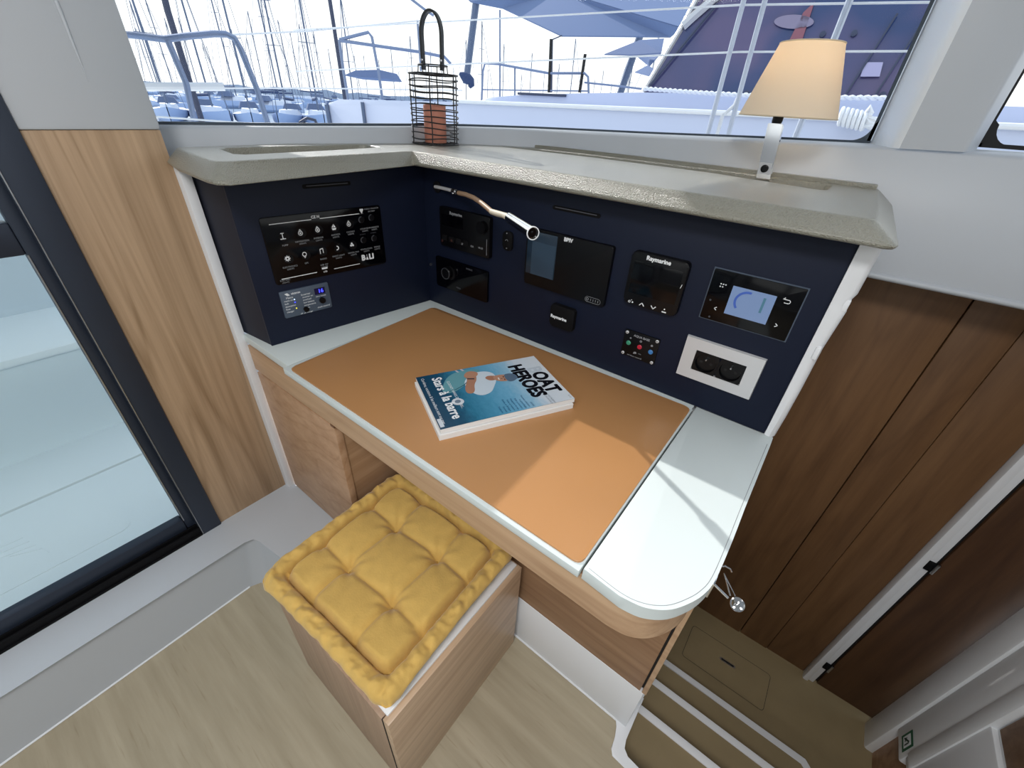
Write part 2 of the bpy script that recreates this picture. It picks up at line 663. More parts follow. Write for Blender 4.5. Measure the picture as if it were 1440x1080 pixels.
# flight of three steps, each tread with a white nosing
for i, (y0, y1, z) in enumerate(((0.466, 0.662, -0.15), (0.662, 0.832, -0.30), (0.832, 1.000, -0.45))):
    lab = ['top step of the companionway stairs, widest brown tread nearest the cabin floor',
           'middle step of the companionway stairs, brown tread between two white nosings',
           'lowest step of the companionway stairs, brown tread with clipped right nosing'][i]
    t = thing('stair_step', lab, 'step', (0.4, y0, z), group='companionway steps')
    x1 = 0.765 if i < 2 else 0.60
    bm = bm_new()
    prism(bm, [(0.05, y0), (x1, y0), (x1, y1 - 0.05 if i == 2 else y1 - 0.022), (x1 - (0.05 if i == 2 else 0), y1 - 0.022), (0.05, y1 - 0.022)], z - 0.148, z)
    obj('tread', bm, MT['treadlam'], t)
    bm = bm_new()
    pts = [(0.05, y1 - 0.022), (x1 - (0.06 if i == 2 else 0), y1 - 0.022)]
    if i == 2:
        pts += [(x1 - 0.012, y1 - 0.06), (x1 - 0.012, y0), (x1 + 0.012, y0), (x1 + 0.012, y1 - 0.055), (x1 - 0.05, y1), (0.05, y1)]
    else:
        pts += [(x1, y1), (0.05, y1)]
    prism(bm, pts, z - 0.148, z + 0.003, bev=0.002, top_only=True)
    obj('nosing', bm, MT['trimwhite'], t, label='white nosing strip')

# lower floor of the hull with a lift-out hatch
bm = bm_new()
box(bm, 0.0, 1.2, 0.8, 1.6, -0.62, -0.60)
struct('floor_lower', bm, MT['treadlam'])
t = thing('floor_hatch', 'brown floor hatch with a slotted finger pull at the foot of the stairs', 'hatch', (0.3, 1.23, -0.6))
h = [onz(x, y, -0.6) for x, y in ((965, 893), (1084, 944), (1073, 999), (962, 925))]
hx0, hx1, hy0, hy1 = 0.135, 0.447, 1.146, 1.30
bm = bm_new()
prism(bm, rrect(hx0, hx1, hy0, hy1, 0.012), -0.6, -0.5985)
obj('hatch_lid', bm, MT['treadlam'], t)
bm = bm_new()
fr = Fr((0, 0, 0), (1, 0, 0), (0, 1, 0), (0, 0, 1))
o_ = rrect(hx0 - 0.0015, hx1 + 0.0015, hy0 - 0.0015, hy1 + 0.0015, 0.0135)
i_ = rrect(hx0, hx1, hy0, hy1, 0.012)
for k in range(len(o_)):
    j = (k + 1) % len(o_)
    quad(bm, (*o_[k], -0.5982), (*o_[j], -0.5982), (*i_[j], -0.5982), (*i_[k], -0.5982))
obj('hatch_gap', bm, MT['rubber'], t)
pa, pb = onz(1012, 925, -0.597), onz(1034, 939, -0.597)
bm = bm_new()
dv = (pb - pa)
F = Fr((pa + pb) / 2, (1, 0.0, 0), (0, 1, 0))
L = abs(dv.x) / 2
prism(bm, rrect(-L, L, -0.006, 0.006, 0.0055), -0.001, 0.001, fr=F)
obj('finger_pull', bm, MT['brushed'], t, label='steel rim finger pull')
bm = bm_new()
prism(bm, rrect(-L + 0.006, L - 0.006, -0.0035, 0.0035, 0.003), 0.001, 0.0015, fr=F)
obj('slot', bm, MT['rubber'], t, label='dark slot')

# ---- brown boards lining the hull beside the stairs
for x0, x1, y, z0, mt in ((0.045, 0.303, 1.400, -0.62, 'wood_dark'), (0.306, 0.412, 1.404, -0.62, 'wood_dark'), (0.4135, 0.552, 1.407, -0.62, 'wood_dark')):
    bm = bm_new()
    box(bm, x0, x1, y, y + 0.02, z0, 0.98, bev=0.003)
    struct('wall_hull', bm, MT[mt])
bm = bm_new()
box(bm, 0.04, 0.9, 1.432, 1.45, -0.62, 1.06)
struct('wall_hull_backing', bm, MT['rubber'])
bm = bm_new()
box(bm, 0.60, 0.80, 1.39, 1.41, -0.60, 1.06, bev=0.003)
d1 = obj('door_1', bm, MT['wood_dark2'], kind='structure')
bm = bm_new()
box(bm, 0.552, 0.572, 1.375, 1.43, -0.62, 1.06, bev=0.006)
box(bm, 0.572, 0.590, 1.385, 1.43, -0.62, 1.06, bev=0.003)
struct('trim_2', bm, MT['trimwhite'])
bm = bm_new()
box(bm, 0.590, 0.602, 1.40, 1.43, -0.6, 1.06)
struct('door_gap_trim', bm, MT['rubber'])
for zc, lab in ((ony(1312, 797, 1.385).z, 'black hinge on the white door post, upper one'), (ony(1163, 936, 1.385).z, 'black hinge on the white door post, near the floor')):
    t = thing('door_hinge', lab, 'hinge', (0.585, 1.38, zc))
    bm = bm_new()
    box(bm, 0.574, 0.600, 1.378, 1.385, zc - 0.018, zc + 0.018, bev=0.001)
    obj('hinge_plate', bm, MT['blackmatt'], t)
    bm = bm_new()
    tube(bm, [(0.594, 1.376, zc - 0.02), (0.594, 1.376, zc + 0.02)], 0.004)
    obj('hinge_pin', bm, MT['brushed'], t)

# ---- right-hand bulkhead of the stairwell: white moulded frame, wood below
bm = bm_new()
box(bm, 0.765, 0.80, 1.262, 1.36, -0.62, 1.1, bev=0.008)
struct('trim_3', bm, plain('bright_white_post', srgb(236, 238, 240), 0.4))
bm = bm_new()
box(bm, 0.785, 0.83, 0.3, 1.265, -0.38, 1.1)
box(bm, 0.772, 0.80, 1.155, 1.262, -0.40, 1.1, bev=0.006)
box(bm, 0.772, 0.80, 0.3, 1.155, -0.36, 0.02, bev=0.006)
box(bm, 0.766, 0.80, 1.105, 1.16, -0.34, 1.1, bev=0.01)
MT['brightwhite'] = plain('bright_white_liner', srgb(236, 238, 240), 0.4)
struct('wall_right', bm, MT['brightwhite'])
bm = bm_new()
box(bm, 0.79, 0.83, 0.3, 1.262, -0.62, -0.38)
struct('wall_right_base', bm, MT['wood_low'])
bm = bm_new()
box(bm, 0.778, 0.79, 0.3, 1.096, 0.035, 1.1, bev=0.003)
struct('wall_right_panel', bm, MT['wood_low'])
t = thing('exit_sign', 'small green and white exit sticker on the white bulkhead by the stairs', 'sign', (0.771, 1.21, -0.345))
pz = onx(1276, 1042, 0.771)
SF = Fr((0.7715, pz.y, pz.z), (0, -1, 0), (0, 0, 1), (-1, 0, 0))
bm = bm_new()
box(bm, -0.026, 0.026, -0.03, 0.03, 0, 0.001, fr=SF)
obj('sticker', bm, plain('exit_green', srgb(30, 90, 62), 0.5), t)
bm = bm_new()
box(bm, -0.018, 0.018, -0.020, 0.020, 0.001, 0.0014, fr=SF)
obj('white_field', bm, MT['print'], t)
bm = bm_new()
line(bm, SF, -0.012, -0.012, 0.008, 0.012, 0.006, c=0.0022)
line(bm, SF, 0.010, -0.014, 0.010, 0.010, 0.004, c=0.0022)
line(bm, SF, -0.010, 0.002, 0.000, -0.010, 0.004, c=0.0022)
obj('arrow_symbol', bm, plain('exit_green_dark', srgb(24, 60, 44), 0.5), t)

# ---- white sill block under the sliding door, running on under the desk
bm = bm_new()
lo = [(-1.024, -2.6), (-1.024, 0.12), (-1.012, 0.148), (-0.98, 0.158), (-0.705, 0.165), (-0.705, 0.53), (-1.24, 0.53), (-1.24, -2.6)]
hi_ = [(-1.012, -2.6), (-1.012, 0.155), (-1.002, 0.182), (-0.975, 0.192), (-0.705, 0.20), (-0.705, 0.53), (-1.24, 0.53), (-1.24, -2.6)]
a = [bm.verts.new((x, y, 0.0)) for x, y in lo]
b2 = [bm.verts.new((x, y, 0.205)) for x, y in hi_]
ft = bm.faces.new(b2)
bm.faces.new(a[::-1])
for i in range(len(a)):
    j = (i + 1) % len(a)
    bm.faces.new((a[i], a[j], b2[j], b2[i]))
bmesh.ops.bevel(bm, geom=list(ft.edges)[:5], offset=0.012, segments=3, affect='EDGES', profile=0.5)
struct('trim_4', bm, MT['gel'], ang=50)
# thin sealant line at the foot of the block
bm = bm_new()
tube(bm, [(-1.0235, -2.5, 0.002), (-1.0235, 0.12, 0.002)], 0.003, n=6)
struct('baseboard_left', bm, MT['trimwhite'])

# ---- left wall: wood panel, white moulding over it
bm = bm_new()
box(bm, -1.16, -1.12, 0.140, 0.336, 0.203, 1.192, bev=0.001)
struct('wall_left', bm, MT['wood_v'])
bm = bm_new()
box(bm, -1.20, -1.117, 0.137, 0.338, 1.192, 2.1, bev=0.006)
box(bm, -1.20, -1.12, -2.6, 0.14, 1.95, 2.1)
box(bm, -1.25, -1.16, 0.15, 0.338, 0.2, 2.1)
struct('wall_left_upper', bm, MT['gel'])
# soft moulded ridge running down the white upper wall
bm = bm_new()
pth = [onx(78, 0, -1.117), onx(84, 14, -1.117), onx(100, 55, -1.117), onx(125, 116, -1.117)]
tube(bm, pth, 0.002, n=8, rs=[0.003, 0.003, 0.0024, 0.0004])
struct('trim_5', bm, MT['gel'], ang=80)
# white corner strip between the wood panel and the cabinet
bm2 = bm_new()
box(bm2, -1.16, -1.098, 0.336, 0.356, 0.205, 1.135, bev=0.001)
struct('trim_6', bm2, MT['trimwhite'])

# ---- sliding door
bm = bm_new()
box(bm, -1.15, -1.113, 0.092, 0.141, 0.203, 1.95, bev=0.003)
dj = struct('door_2', bm, MT['rail_alu'])
bm = bm_new()
box(bm, -1.165, -1.135, 0.071, 0.094, 0.235, 1.9, bev=0.004)
box(bm, -1.165, -1.135, -1.6, 0.071, 0.232, 0.272, bev=0.004)
box(bm, -1.168, -1.135, -1.6, 0.071, 1.000, 1.055, bev=0.003)
box(bm, -1.165, -1.135, -1.6, 0.071, 1.84, 1.9)
box(bm, -1.165, -1.135, -1.6, -1.55, 0.235, 1.9)
obj('door_leaf_frame', bm, MT['rail_alu'], dj)
bm = bm_new()
tube(bm, [(-1.134, 0.0725, 0.27), (-1.134, 0.0725, 1.0)], 0.0016, n=6)
tube(bm, [(-1.1125, 0.0935, 0.21), (-1.1125, 0.0935, 1.9)], 0.0012, n=6)
obj('door_seal', bm, MT['brushed'], dj, label='thin bright edge of the seal')
bm = bm_new()
box(bm, -1.153, -1.149, -1.56, 0.072, 0.27, 1.002)
box(bm, -1.153, -1.149, -1.56, 0.072, 1.053, 1.85)
obj('door_pane', bm, MT['doorglass'], dj)
bm = bm_new()
box(bm, -1.20, -1.113, -2.5, 0.092, 0.203, 0.210)
for x in (-1.120, -1.138, -1.156, -1.176):
    box(bm, x - 0.003, x + 0.003, -2.5, 0.092, 0.21, 0.232, bev=0.001)
obj('door_track', bm, MT['blackmatt'], dj, label='black grooved bottom track')
bm = bm_new()
for x in (-1.129, -1.147):
    box(bm, x - 0.0022, x + 0.0022, -2.5, 0.092, 0.2098, 0.2225)
obj('track_rail', bm, MT['rail_alu'], dj)

# ---- hull-side wall with windows, following a bent plan line
WP = [(-1.203, 0.31, 1.193), (-1.135, 0.592, 1.196), (-1.067, 0.876, 1.201), (-1.035, 0.975, 1.2035), (-0.99, 1.075, 1.2055), (-0.925, 1.155, 1.207), (-0.86, 1.205, 1.209), (-0.76, 1.232, 1.212),
      (-0.522, 1.240, 1.219), (-0.272, 1.240, 1.228), (-0.07, 1.240, 1.234), (-0.025, 1.240, 1.2355)]


def offs(P, d):
    dl = d if isinstance(d, list) else [d] * len(P)
    out = []
    for i in range(len(P)):
        a = Vector(P[max(i - 1, 0)][:2])
        b = Vector(P[min(i + 1, len(P) - 1)][:2])
        t = (b - a).normalized()
        nrm = Vector((-t.y, t.x))
        out.append((P[i][0] + nrm.x * dl[i], P[i][1] + nrm.y * dl[i]))
    return out


def ribbon(bm, rows):
    vr = [[bm.verts.new(p) for p in r] for r in rows]
    for i in range(len(vr) - 1):
        for k in range(len(vr[0]) - 1):
            bm.faces.new((vr[i][k], vr[i][k + 1], vr[i + 1][k + 1], vr[i + 1][k]))


# the panes stand further out towards the right-hand end, leaving a deep reveal there
GO = [0.045, 0.045, 0.045, 0.047, 0.052, 0.060, 0.070, 0.090, 0.130, 0.180, 0.215, 0.222]
P0 = offs(WP, 0.0)
P1 = offs(WP, 0.006)
P2 = offs(WP, GO)
P3 = offs(WP, [g_ + 0.05 for g_ in GO])
bm = bm_new()
Z = [p[2] for p in WP]
ribbon(bm, [[(*p, 0.985) for p in P0], [(*p, z - 0.006) for p, z in zip(P0, Z)], [(*p, z) for p, z in zip(P1, Z)], [(*p, z + 0.002) for p, z in zip(P2, Z)], [(*p, z - 0.01) for p, z in zip(P3, Z)], [(*p, 0.80) for p in P3]])
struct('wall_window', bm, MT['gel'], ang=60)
# rubber seal and pane of the big window
HZ = 1.98
bm = bm_new()
Q1, Q2 = offs(WP, [g_ - .012 for g_ in GO]), offs(WP, [g_ + .001 for g_ in GO])
ribbon(bm, [[(*p, z + 0.0005) for p, z in zip(Q1, Z)], [(*p, z + 0.0065) for p, z in zip(Q1, Z)], [(*p, z + 0.0065) for p, z in zip(Q2, Z)]])
xr = -0.025
prism(bm, [(xr - 0.009, 1.452), (xr - 0.002, 1.452), (xr - 0.002, 1.462), (xr - 0.009, 1.462)], 1.2355, HZ)
# rounded lower corner of the seal
cr = 0.035
pts = [(xr, 1.2355)] + [(xr - cr + cr * math.cos(a), 1.2355 + cr - cr * math.sin(a)) for a in [PI / 2 * k / 8 for k in range(9)]]
CF = Fr((0, 1.452, 0), (1, 0, 0), (0, 0, 1), (0, -1, 0))
pts2 = [(xr, 1.2345)] + [(xr - 0.008 - cr + cr * math.cos(a), 1.2405 + cr - cr * math.sin(a)) for a in [PI / 2 * k / 8 for k in range(9)]]
prism(bm, [(xr - .002, 1.2345), (xr - .002, 1.285)] + pts2[1:] + [(xr - 0.06, 1.2345)], -0.006, 0.0, fr=CF)
w1 = struct('window_1', bm, MT['rubber'])
w1.data.materials.clear()
w1.data.materials.append(plain('grey_seal', srgb(60, 72, 84), 0.6))
bm = bm_new()
G1, G2 = offs(WP, [g_ - .008 for g_ in GO]), offs(WP, [g_ - .004 for g_ in GO])
ribbon(bm, [[(*p, z) for p, z in zip(G1, Z)], [(*p, HZ) for p in G1]])
ribbon(bm, [[(*p, z) for p, z in zip(G2, Z)], [(*p, HZ) for p in G2]])
obj('window_pane', bm, MT['glass'], w1)

# wall right of the window: bevelled jamb, pillar, second window
bm = bm_new()
rows = []
prof = [(-0.0275, 1.47), (-0.022, 1.45), (-0.016, 1.43), (-0.013, 1.40), (0.012, 1.268), (0.017, 1.252), (0.022, 1.243), (0.029, 1.2385), (0.122, 1.238), (0.128, 1.241), (0.134, 1.27), (0.160, 1.40), (0.165, 1.47)]
ribbon(bm, [[(x, y, 1.236 + 0.03 * x) for x, y in prof[:8]], [(x, y, 2.05) for x, y in prof[:8]]])
struct('trim_9', bm, plain('lit_white_reveal', srgb(236, 240, 244), 0.35), ang=60)  # brighter than the pillar, window light on the jamb painted in
bm = bm_new()
ribbon(bm, [[(x, y, 1.236 + 0.03 * x) for x, y in prof[7:]], [(x, y, 2.05) for x, y in prof[7:]]])
ribbon(bm, [[(-0.025, 1.24, 0.985), (0.06, 1.24, 0.985), (2.4, 1.24, 0.985)], [(-0.025, 1.24, 1.230), (0.06, 1.24, 1.232), (2.4, 1.24, 1.262)],
            [(-0.025, 1.246, 1.2355), (0.06, 1.246, 1.238), (2.4, 1.246, 1.268)], [(-0.025, 1.50, 1.238), (0.06, 1.50, 1.240), (2.4, 1.50, 1.270)]])
# rounded lower lip of the moulding over the brown boards
ribbon(bm, [[(0.0, 1.24, 1.0), (2.4, 1.24, 1.0)], [(0.0, 1.234, 0.997), (2.4, 1.234, 0.997)], [(0.0, 1.232, 0.991), (2.4, 1.232, 0.991)], [(0.0, 1.236, 0.986), (2.4, 1.236, 0.986)], [(0.0, 1.42, 0.984), (2.4, 1.42, 0.984)]])
struct('wall_hull_upper', bm, MT['gel'], ang=60)
bm = bm_new()
box(bm, 0.165, 2.4, 1.45, 1.46, 1.246, 1.254)
box(bm, 0.165, 0.170, 1.45, 1.46, 1.246, 1.98)
prism(bm, [(0.165, 1.246), (0.21, 1.250)] + [(0.215 - 0.036 * math.sin(a), 1.288 - 0.036 * math.cos(a)) for a in [PI / 2 * k / 6 for k in range(7)]] + [(0.165, 1.30)], -0.008, 0, fr=Fr((0, 1.452, 0), (1, 0, 0), (0, 0, 1), (0, -1, 0)))
w2 = struct('window_2', bm, MT['rubber'])
bm = bm_new()
box(bm, 0.168, 2.4, 1.455, 1.458, 1.25, 1.98)
obj('window_pane', bm, MT['glass'], w2)

# ---- the rest of the saloon, out of the photo: ceiling, far walls with their windows
bm = bm_new()
box(bm, -1.25, 2.5, -2.7, 0.90, 2.05, 2.12)
prism(bm, [(-1.25, 0.90), (2.5, 0.90), (2.5, 1.40), (-0.70, 1.40), (-1.10, 1.20), (-1.25, 0.90)][:5] + [(-1.25, 0.95)], 2.05, 2.12)
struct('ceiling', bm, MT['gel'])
bm = bm_new()
H1, H2 = offs(WP, 0.0), offs(WP, [g_ + .05 for g_ in GO])
ribbon(bm, [[(*p, 2.06) for p in H1], [(*p, HZ) for p in H1], [(*p, HZ) for p in H2], [(*p, 2.06) for p in H2]])
box(bm, -0.025, 2.4, 1.24, 1.50, HZ, 2.1)
struct('wall_window_header', bm, MT['gel'])
bm = bm_new()
box(bm, -1.25, 2.5, -2.75, -2.65, 0.0, 1.15)
box(bm, -1.25, 2.5, -2.75, -2.65, 1.85, 2.1)
box(bm, -1.25, -0.9, -2.75, -2.65, 0.95, 1.95)
box(bm, 0.4, 0.6, -2.75, -2.65, 0.95, 1.95)
struct('wall_back', bm, MT['gel'])
bm = bm_new()
box(bm, 2.4, 2.5, -2.7, 1.4, -0.62, 0.95)
box(bm, 2.4, 2.5, -2.7, 1.4, 1.95, 2.1)
struct('wall_forward', bm, MT['gel'])
bm = bm_new()
box(bm, -1.20, -1.12, -2.65, -1.6, 0.2, 2.1)
struct('wall_left_end', bm, MT['gel'])

# ---- body of the furniture behind the instrument panel
bm = bm_new()
prism(bm, [(-0.90, 0.856), (0.028, 0.856), (0.028, 1.235), (-0.72, 1.228), (-0.84, 1.19), (-0.97, 1.05), (-0.90, 0.95)], 0.2, 1.126)
struct('wall_partition', bm, MT['trimwhite'])
bm = bm_new()
box(bm, 0.0, 0.045, 0.835, 1.40, -0.62, 0.195)
box(bm, 0.0, 0.045, 1.24, 1.40, 0.195, 0.98)
struct('wall_stairs_upper', bm, MT['trimwhite'])
bm = bm_new()
box(bm, 0.0, 0.045, 0.585, 0.834, -0.62, 0.195)
struct('wall_stairs', bm, MT['trimwhite'])

# ---- worktop: white laminate left strip, back strip and rounded right slab
tw = thing('worktop', 'white laminate chart table worktop with a rounded right-hand corner', 'worktop', (-0.5, 0.6, 0.73))
bm = bm_new()
prism(bm, [(-1.098, 0.352), (-0.879, 0.349), (-0.879, 0.36), (-0.886, 0.802), (-0.886, 0.84), (-1.098, 0.84)], 0.730, 0.75, bev=0.0015)
prism(bm, [(-0.886, 0.8035), (-0.1105, 0.818), (-0.1105, 0.832), (-0.886, 0.832)], 0.730, 0.75)
obj('left_and_back_strip', bm, MT['worktop'], tw)
bm = bm_new()


def crom(P, n=5):
    out = []
    for i in range(len(P) - 1):
        p0, p1, p2, p3 = (Vector(P[max(i - 1, 0)]), Vector(P[i]), Vector(P[i + 1]), Vector(P[min(i + 2, len(P) - 1)]))
        for k in range(n):
            t = k / n
            q = 0.5 * ((2 * p1) + (p2 - p0) * t + (2 * p0 - 5 * p1 + 4 * p2 - p3) * t * t + (3 * p1 - p0 - 3 * p2 + p3) * t ** 3)
            out.append(tuple(q))
    return out + [tuple(P[-1])]


sl = [(-0.1055, 0.341), (-0.051, 0.337), (-0.02, 0.343), (0.006, 0.360), (0.024, 0.385), (0.036, 0.412), (0.042, 0.445), (0.044, 0.52), (0.044, 0.60), (0.046, 0.80), (0.046, 0.832), (-0.1055, 0.832)]
sl = [sl[0]] + crom(sl[1:9]) + sl[9:]
prism(bm, sl, 0.726, 0.7505, bev=0.002)
obj('rounded_slab', bm, MT['worktop'], tw)
bm = bm_new()
ed = [(x, y, 0.7502) for x, y in [(-0.1, 0.346), (-0.051, 0.342), (-0.022, 0.348), (0.002, 0.364), (0.019, 0.388), (0.031, 0.414), (0.037, 0.446), (0.0385, 0.52), (0.0385, 0.60), (0.0405, 0.80)]]
tube(bm, crom(ed), 0.0006, n=6)
obj('edge_joint', bm, MT['printdim'], tw, label='thin grey joint line of the edging')

# lifting desk lid with the tan pad
tl = thing('desk_lid', 'hinged white desk lid covered by a tan leather writing pad', 'desk lid', (-0.49, 0.58, 0.735))
bm = bm_new()
prism(bm, [(-0.876, 0.3365), (-0.1085, 0.3335), (-0.1085, 0.816), (-0.8835, 0.801)], 0.735, 0.750, bev=0.001)
obj('lid_board', bm, MT['worktop'], tl)
bm = bm_new()
c = [(-0.862, 0.3435), (-0.111, 0.3415), (-0.112, 0.8145), (-0.882, 0.799)]


def round_poly(P, r, n=5):
    out = []
    L_ = len(P)
    for i in range(L_):
        p = Vector(P[i])
        a_ = (Vector(P[i - 1]) - p).normalized() * r
        b_ = (Vector(P[(i + 1) % L_]) - p).normalized() * r
        for k in range(n + 1):
            t_ = k / n
            q = (p + a_) * (1 - t_) ** 2 + p * 2 * t_ * (1 - t_) + (p + b_) * t_ ** 2
            out.append((q.x, q.y))
    return out


prism(bm, round_poly(c, 0.014), 0.7502, 0.7532, bev=0.0012, top_only=True)
obj('leather_pad', bm, MT['leather'], tl, label='tan leather pad with rounded corners')

# ---- cabinet under the worktop
tc_ = thing('chart_table_cabinet', 'oak veneered cabinet carrying the white chart table worktop', 'cabinet', (-0.5, 0.5, 0.2))
bm = bm_new()
path = [(-1.097, 0.354), (-0.06, 0.351), (-0.028, 0.356), (-0.004, 0.370), (0.014, 0.392), (0.026, 0.418), (0.031, 0.450), (0.032, 0.53), (0.032, 0.83)]
path = [path[0]] + crom(path[1:8]) + path[8:]
inn = [(-1.097, 0.372), (-0.063, 0.369), (-0.036, 0.374), (-0.016, 0.385), (-0.002, 0.402), (0.008, 0.424), (0.013, 0.452), (0.014, 0.53), (0.014, 0.83)]
inn = [inn[0]] + crom(inn[1:8]) + inn[8:]
prism(bm, path + inn[::-1], 0.647, 0.7205, bev=0.001)
obj('fascia', bm, MT['wood_x'], tc_, label='oak front rail, curved round the right corner', ang=50)
bm = bm_new()
path2 = [(x - 0.004 if x > -0.06 else x, y + 0.006) for x, y in path]
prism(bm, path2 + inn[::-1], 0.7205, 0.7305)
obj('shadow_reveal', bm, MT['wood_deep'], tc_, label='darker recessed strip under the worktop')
bm = bm_new()
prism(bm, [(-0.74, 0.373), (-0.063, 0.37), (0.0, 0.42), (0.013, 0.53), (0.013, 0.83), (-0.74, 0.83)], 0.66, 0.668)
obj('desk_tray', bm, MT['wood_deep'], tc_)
bm = bm_new()
box(bm, -1.094, -0.742, 0.354, 0.372, 0.208, 0.640, bev=0.0015)
obj('door', bm, MT['wood_d'], tc_, label='slanted-grain oak door at the left end')
bm = bm_new()
box(bm, -0.752, -0.738, 0.352, 0.362, 0.6405, 0.6475)
obj('door_catch', bm, MT['wood_deep'], tc_)
bm = bm_new()
box(bm, -0.764, -0.746, 0.372, 0.83, 0.208, 0.66)
obj('side_panel', bm, MT['wood_s'], tc_)
bm = bm_new()
box(bm, -0.746, 0.028, 0.524, 0.54, 0.195, 0.66, bev=0.001)
obj('knee_panel', bm, MT['wood_low'], tc_, label='recessed oak panel behind the stool')
bm = bm_new()
box(bm, 0.0325, 0.0425, 0.523, 0.83, 0.197, 0.72, bev=0.001)
obj('end_panel', bm, MT['wood_x'], tc_)
bm = bm_new()
box(bm, 0.0282, 0.0324, 0.527, 0.56, 0.21, 0.65)
obj('end_gap', bm, MT['rubber'], tc_, label='narrow black gap beside the end panel')
bm = bm_new()
box(bm, -0.746, 0.037, 0.523, 0.58, 0.0, 0.195, bev=0.002)
tube(bm, [(-0.7, 0.522, 0.002), (0.012, 0.522, 0.002)], 0.003, n=6)
struct('baseboard_back', bm, MT['trimwhite'])

# ---- navy instrument panel
PY = 0.832
tp = thing('instrument_panel', 'long navy blue instrument panel standing behind the desk', 'panel', (-0.45, PY, 0.75))
bm = bm_new()
box(bm, -0.946, 0.029, PY, PY + 0.022, 0.7505, 1.130, bev=0.0008)
obj('face_board', bm, MT['navy'], tp)
FP = Fr((0, PY, 0), (1, 0, 0), (0, 0, 1), (0, -1, 0))


def pp(px, py, off=0.0):
    q = ony(px, py, PY - off)
    return q.x, q.z


def rect_px(cs, off=0.0, f=None):
    P = [(f or pp)(*c, off) for c in cs]
    return ((P[0][0] + P[3][0]) / 2, (P[1][0] + P[2][0]) / 2, (P[2][1] + P[3][1]) / 2, (P[0][1] + P[1][1]) / 2)


def slot_handle(fr, a, b, name_obj, parent):
    m = ((a[0] + b[0]) / 2, (a[1] + b[1]) / 2)
    w = abs(b[0] - a[0]) / 2
    bm = bm_new()
    prism(bm, rrect(m[0] - w - 0.008, m[0] + w + 0.008, m[1] - 0.0045, m[1] + 0.0045, 0.004), 0.0003, 0.0012, fr=fr)
    h_ = obj(name_obj, bm, MT['blackmatt'], parent, label='black recessed finger pull')
    bm = bm_new()
    tube(bm, [fr.p(m[0] - w, m[1] + 0.001, 0.003), fr.p(m[0] + w, m[1] + 0.001, 0.003)], 0.0012, n=8)
    obj('pull_lip', bm, MT['printdark'], h_, label='faint bright lip')


slot_handle(FP, pp(782, 291), pp(840, 304), 'finger_pull', tp)
bm = bm_new()
x, z = pp(598, 369)
disc(bm, FP, -0.917, z, 0.004, 0.003, d=0.003)
obj('screw_cap', bm, MT['brushed'], tp)

# white moulded edging at the right end of the panel
bm = bm_new()
prof = [(1.126, 0.058), (1.05, 0.057), (1.03, 0.050), (1.02, 0.055), (1.005, 0.054), (0.95, 0.050), (0.86, 0.050), (0.80, 0.049), (0.751, 0.047)]
fv, bv = [], []
for z, x in prof:
    fv.append([bm.verts.new((0.0295, 0.828, z)), bm.verts.new((x - 0.009, 0.826, z)), bm.verts.new((x - 0.003, 0.831, z)), bm.verts.new((x, 0.838, z)), bm.verts.new((x, 0.88, z)), bm.verts.new((0.0295, 0.88, z))])
for i in range(len(fv) - 1):
    for k in range(6):
        j = (k + 1) % 6
        bm.faces.new((fv[i][k], fv[i][j], fv[i + 1][j], fv[i + 1][k]))
bm.faces.new(fv[0])
bm.faces.new(fv[-1][::-1])
obj('edge_moulding', bm, MT['trimwhite'], tp, label='white moulded edging along the right end', ang=50)
bm = bm_new()
box(bm, 0.046, 0.054, 0.829, 0.85, 1.020, 1.040, bev=0.002)
obj('edge_clip', bm, MT['trimwhite'], tp)
bm = bm_new()
box(bm, 0.040, 0.048, 0.824, 0.85, 0.93, 0.955, bev=0.002)
obj('edge_clip', bm, MT['trimwhite'], tp)

# ---- left navy cabinet with the switch panel
LO = Vector((-0.99, 0.37, 0))
LU = Vector((0.06, 0.461, 0)).normalized()
FL = Fr(LO, LU, (0, 0, 1))


def lp(px, py, off=0.0):
    v = ray(px, py)
    o2 = LO + FL.n * off
    t_ = (o2 - CAMP).dot(FL.n) / v.dot(FL.n)
    q = CAMP + v * t_ - o2
    return q.dot(LU), q.z


tn = thing('switch_cabinet', 'navy blue cabinet end wall holding the switch panel at the left', 'cabinet', (-0.99, 0.37, 0.75))
bm = bm_new()
box(bm, 0.0, 0.466, 0.7505, 1.130, -0.018, 0.0, bev=0.0008, fr=FL)
obj('front_panel', bm, MT['navy'], tn)
bm = bm_new()
prism(bm, [(-1.112, 0.360), (-0.995, 0.3715), (-1.011, 0.3745), (-0.955, 0.835), (-1.03, 0.835), (-1.112, 0.50)], 0.7505, 1.130)
obj('side_panel', bm, MT['navyside'], tn, label='duller navy side panel')
slot_handle(FL, lp(430, 263), lp(488, 257), 'finger_pull', tn)

# ---- black switch panel on the left cabinet
sx0, sx1, sz0, sz1 = rect_px([(362.5, 307), (536, 288), (541, 368), (390, 404)], 0.003, lp)
ts = thing('switchboard', 'black glass switchboard with rows of white pictograms on the left navy cabinet', 'switch panel', FL.p((sx0 + sx1) / 2, sz0))
bm = bm_new()
prism(bm, rrect(sx0, sx1, sz0, sz1, 0.006), 0.0, 0.003, bev=0.0008, top_only=True, fr=FL)
obj('plate', bm, MT['blackgloss'], ts)
W_ = sx1 - sx0
H_ = sz1 - sz0
K = 0.0036


def L2(px, py):
    return lp(px, py, 0.003)


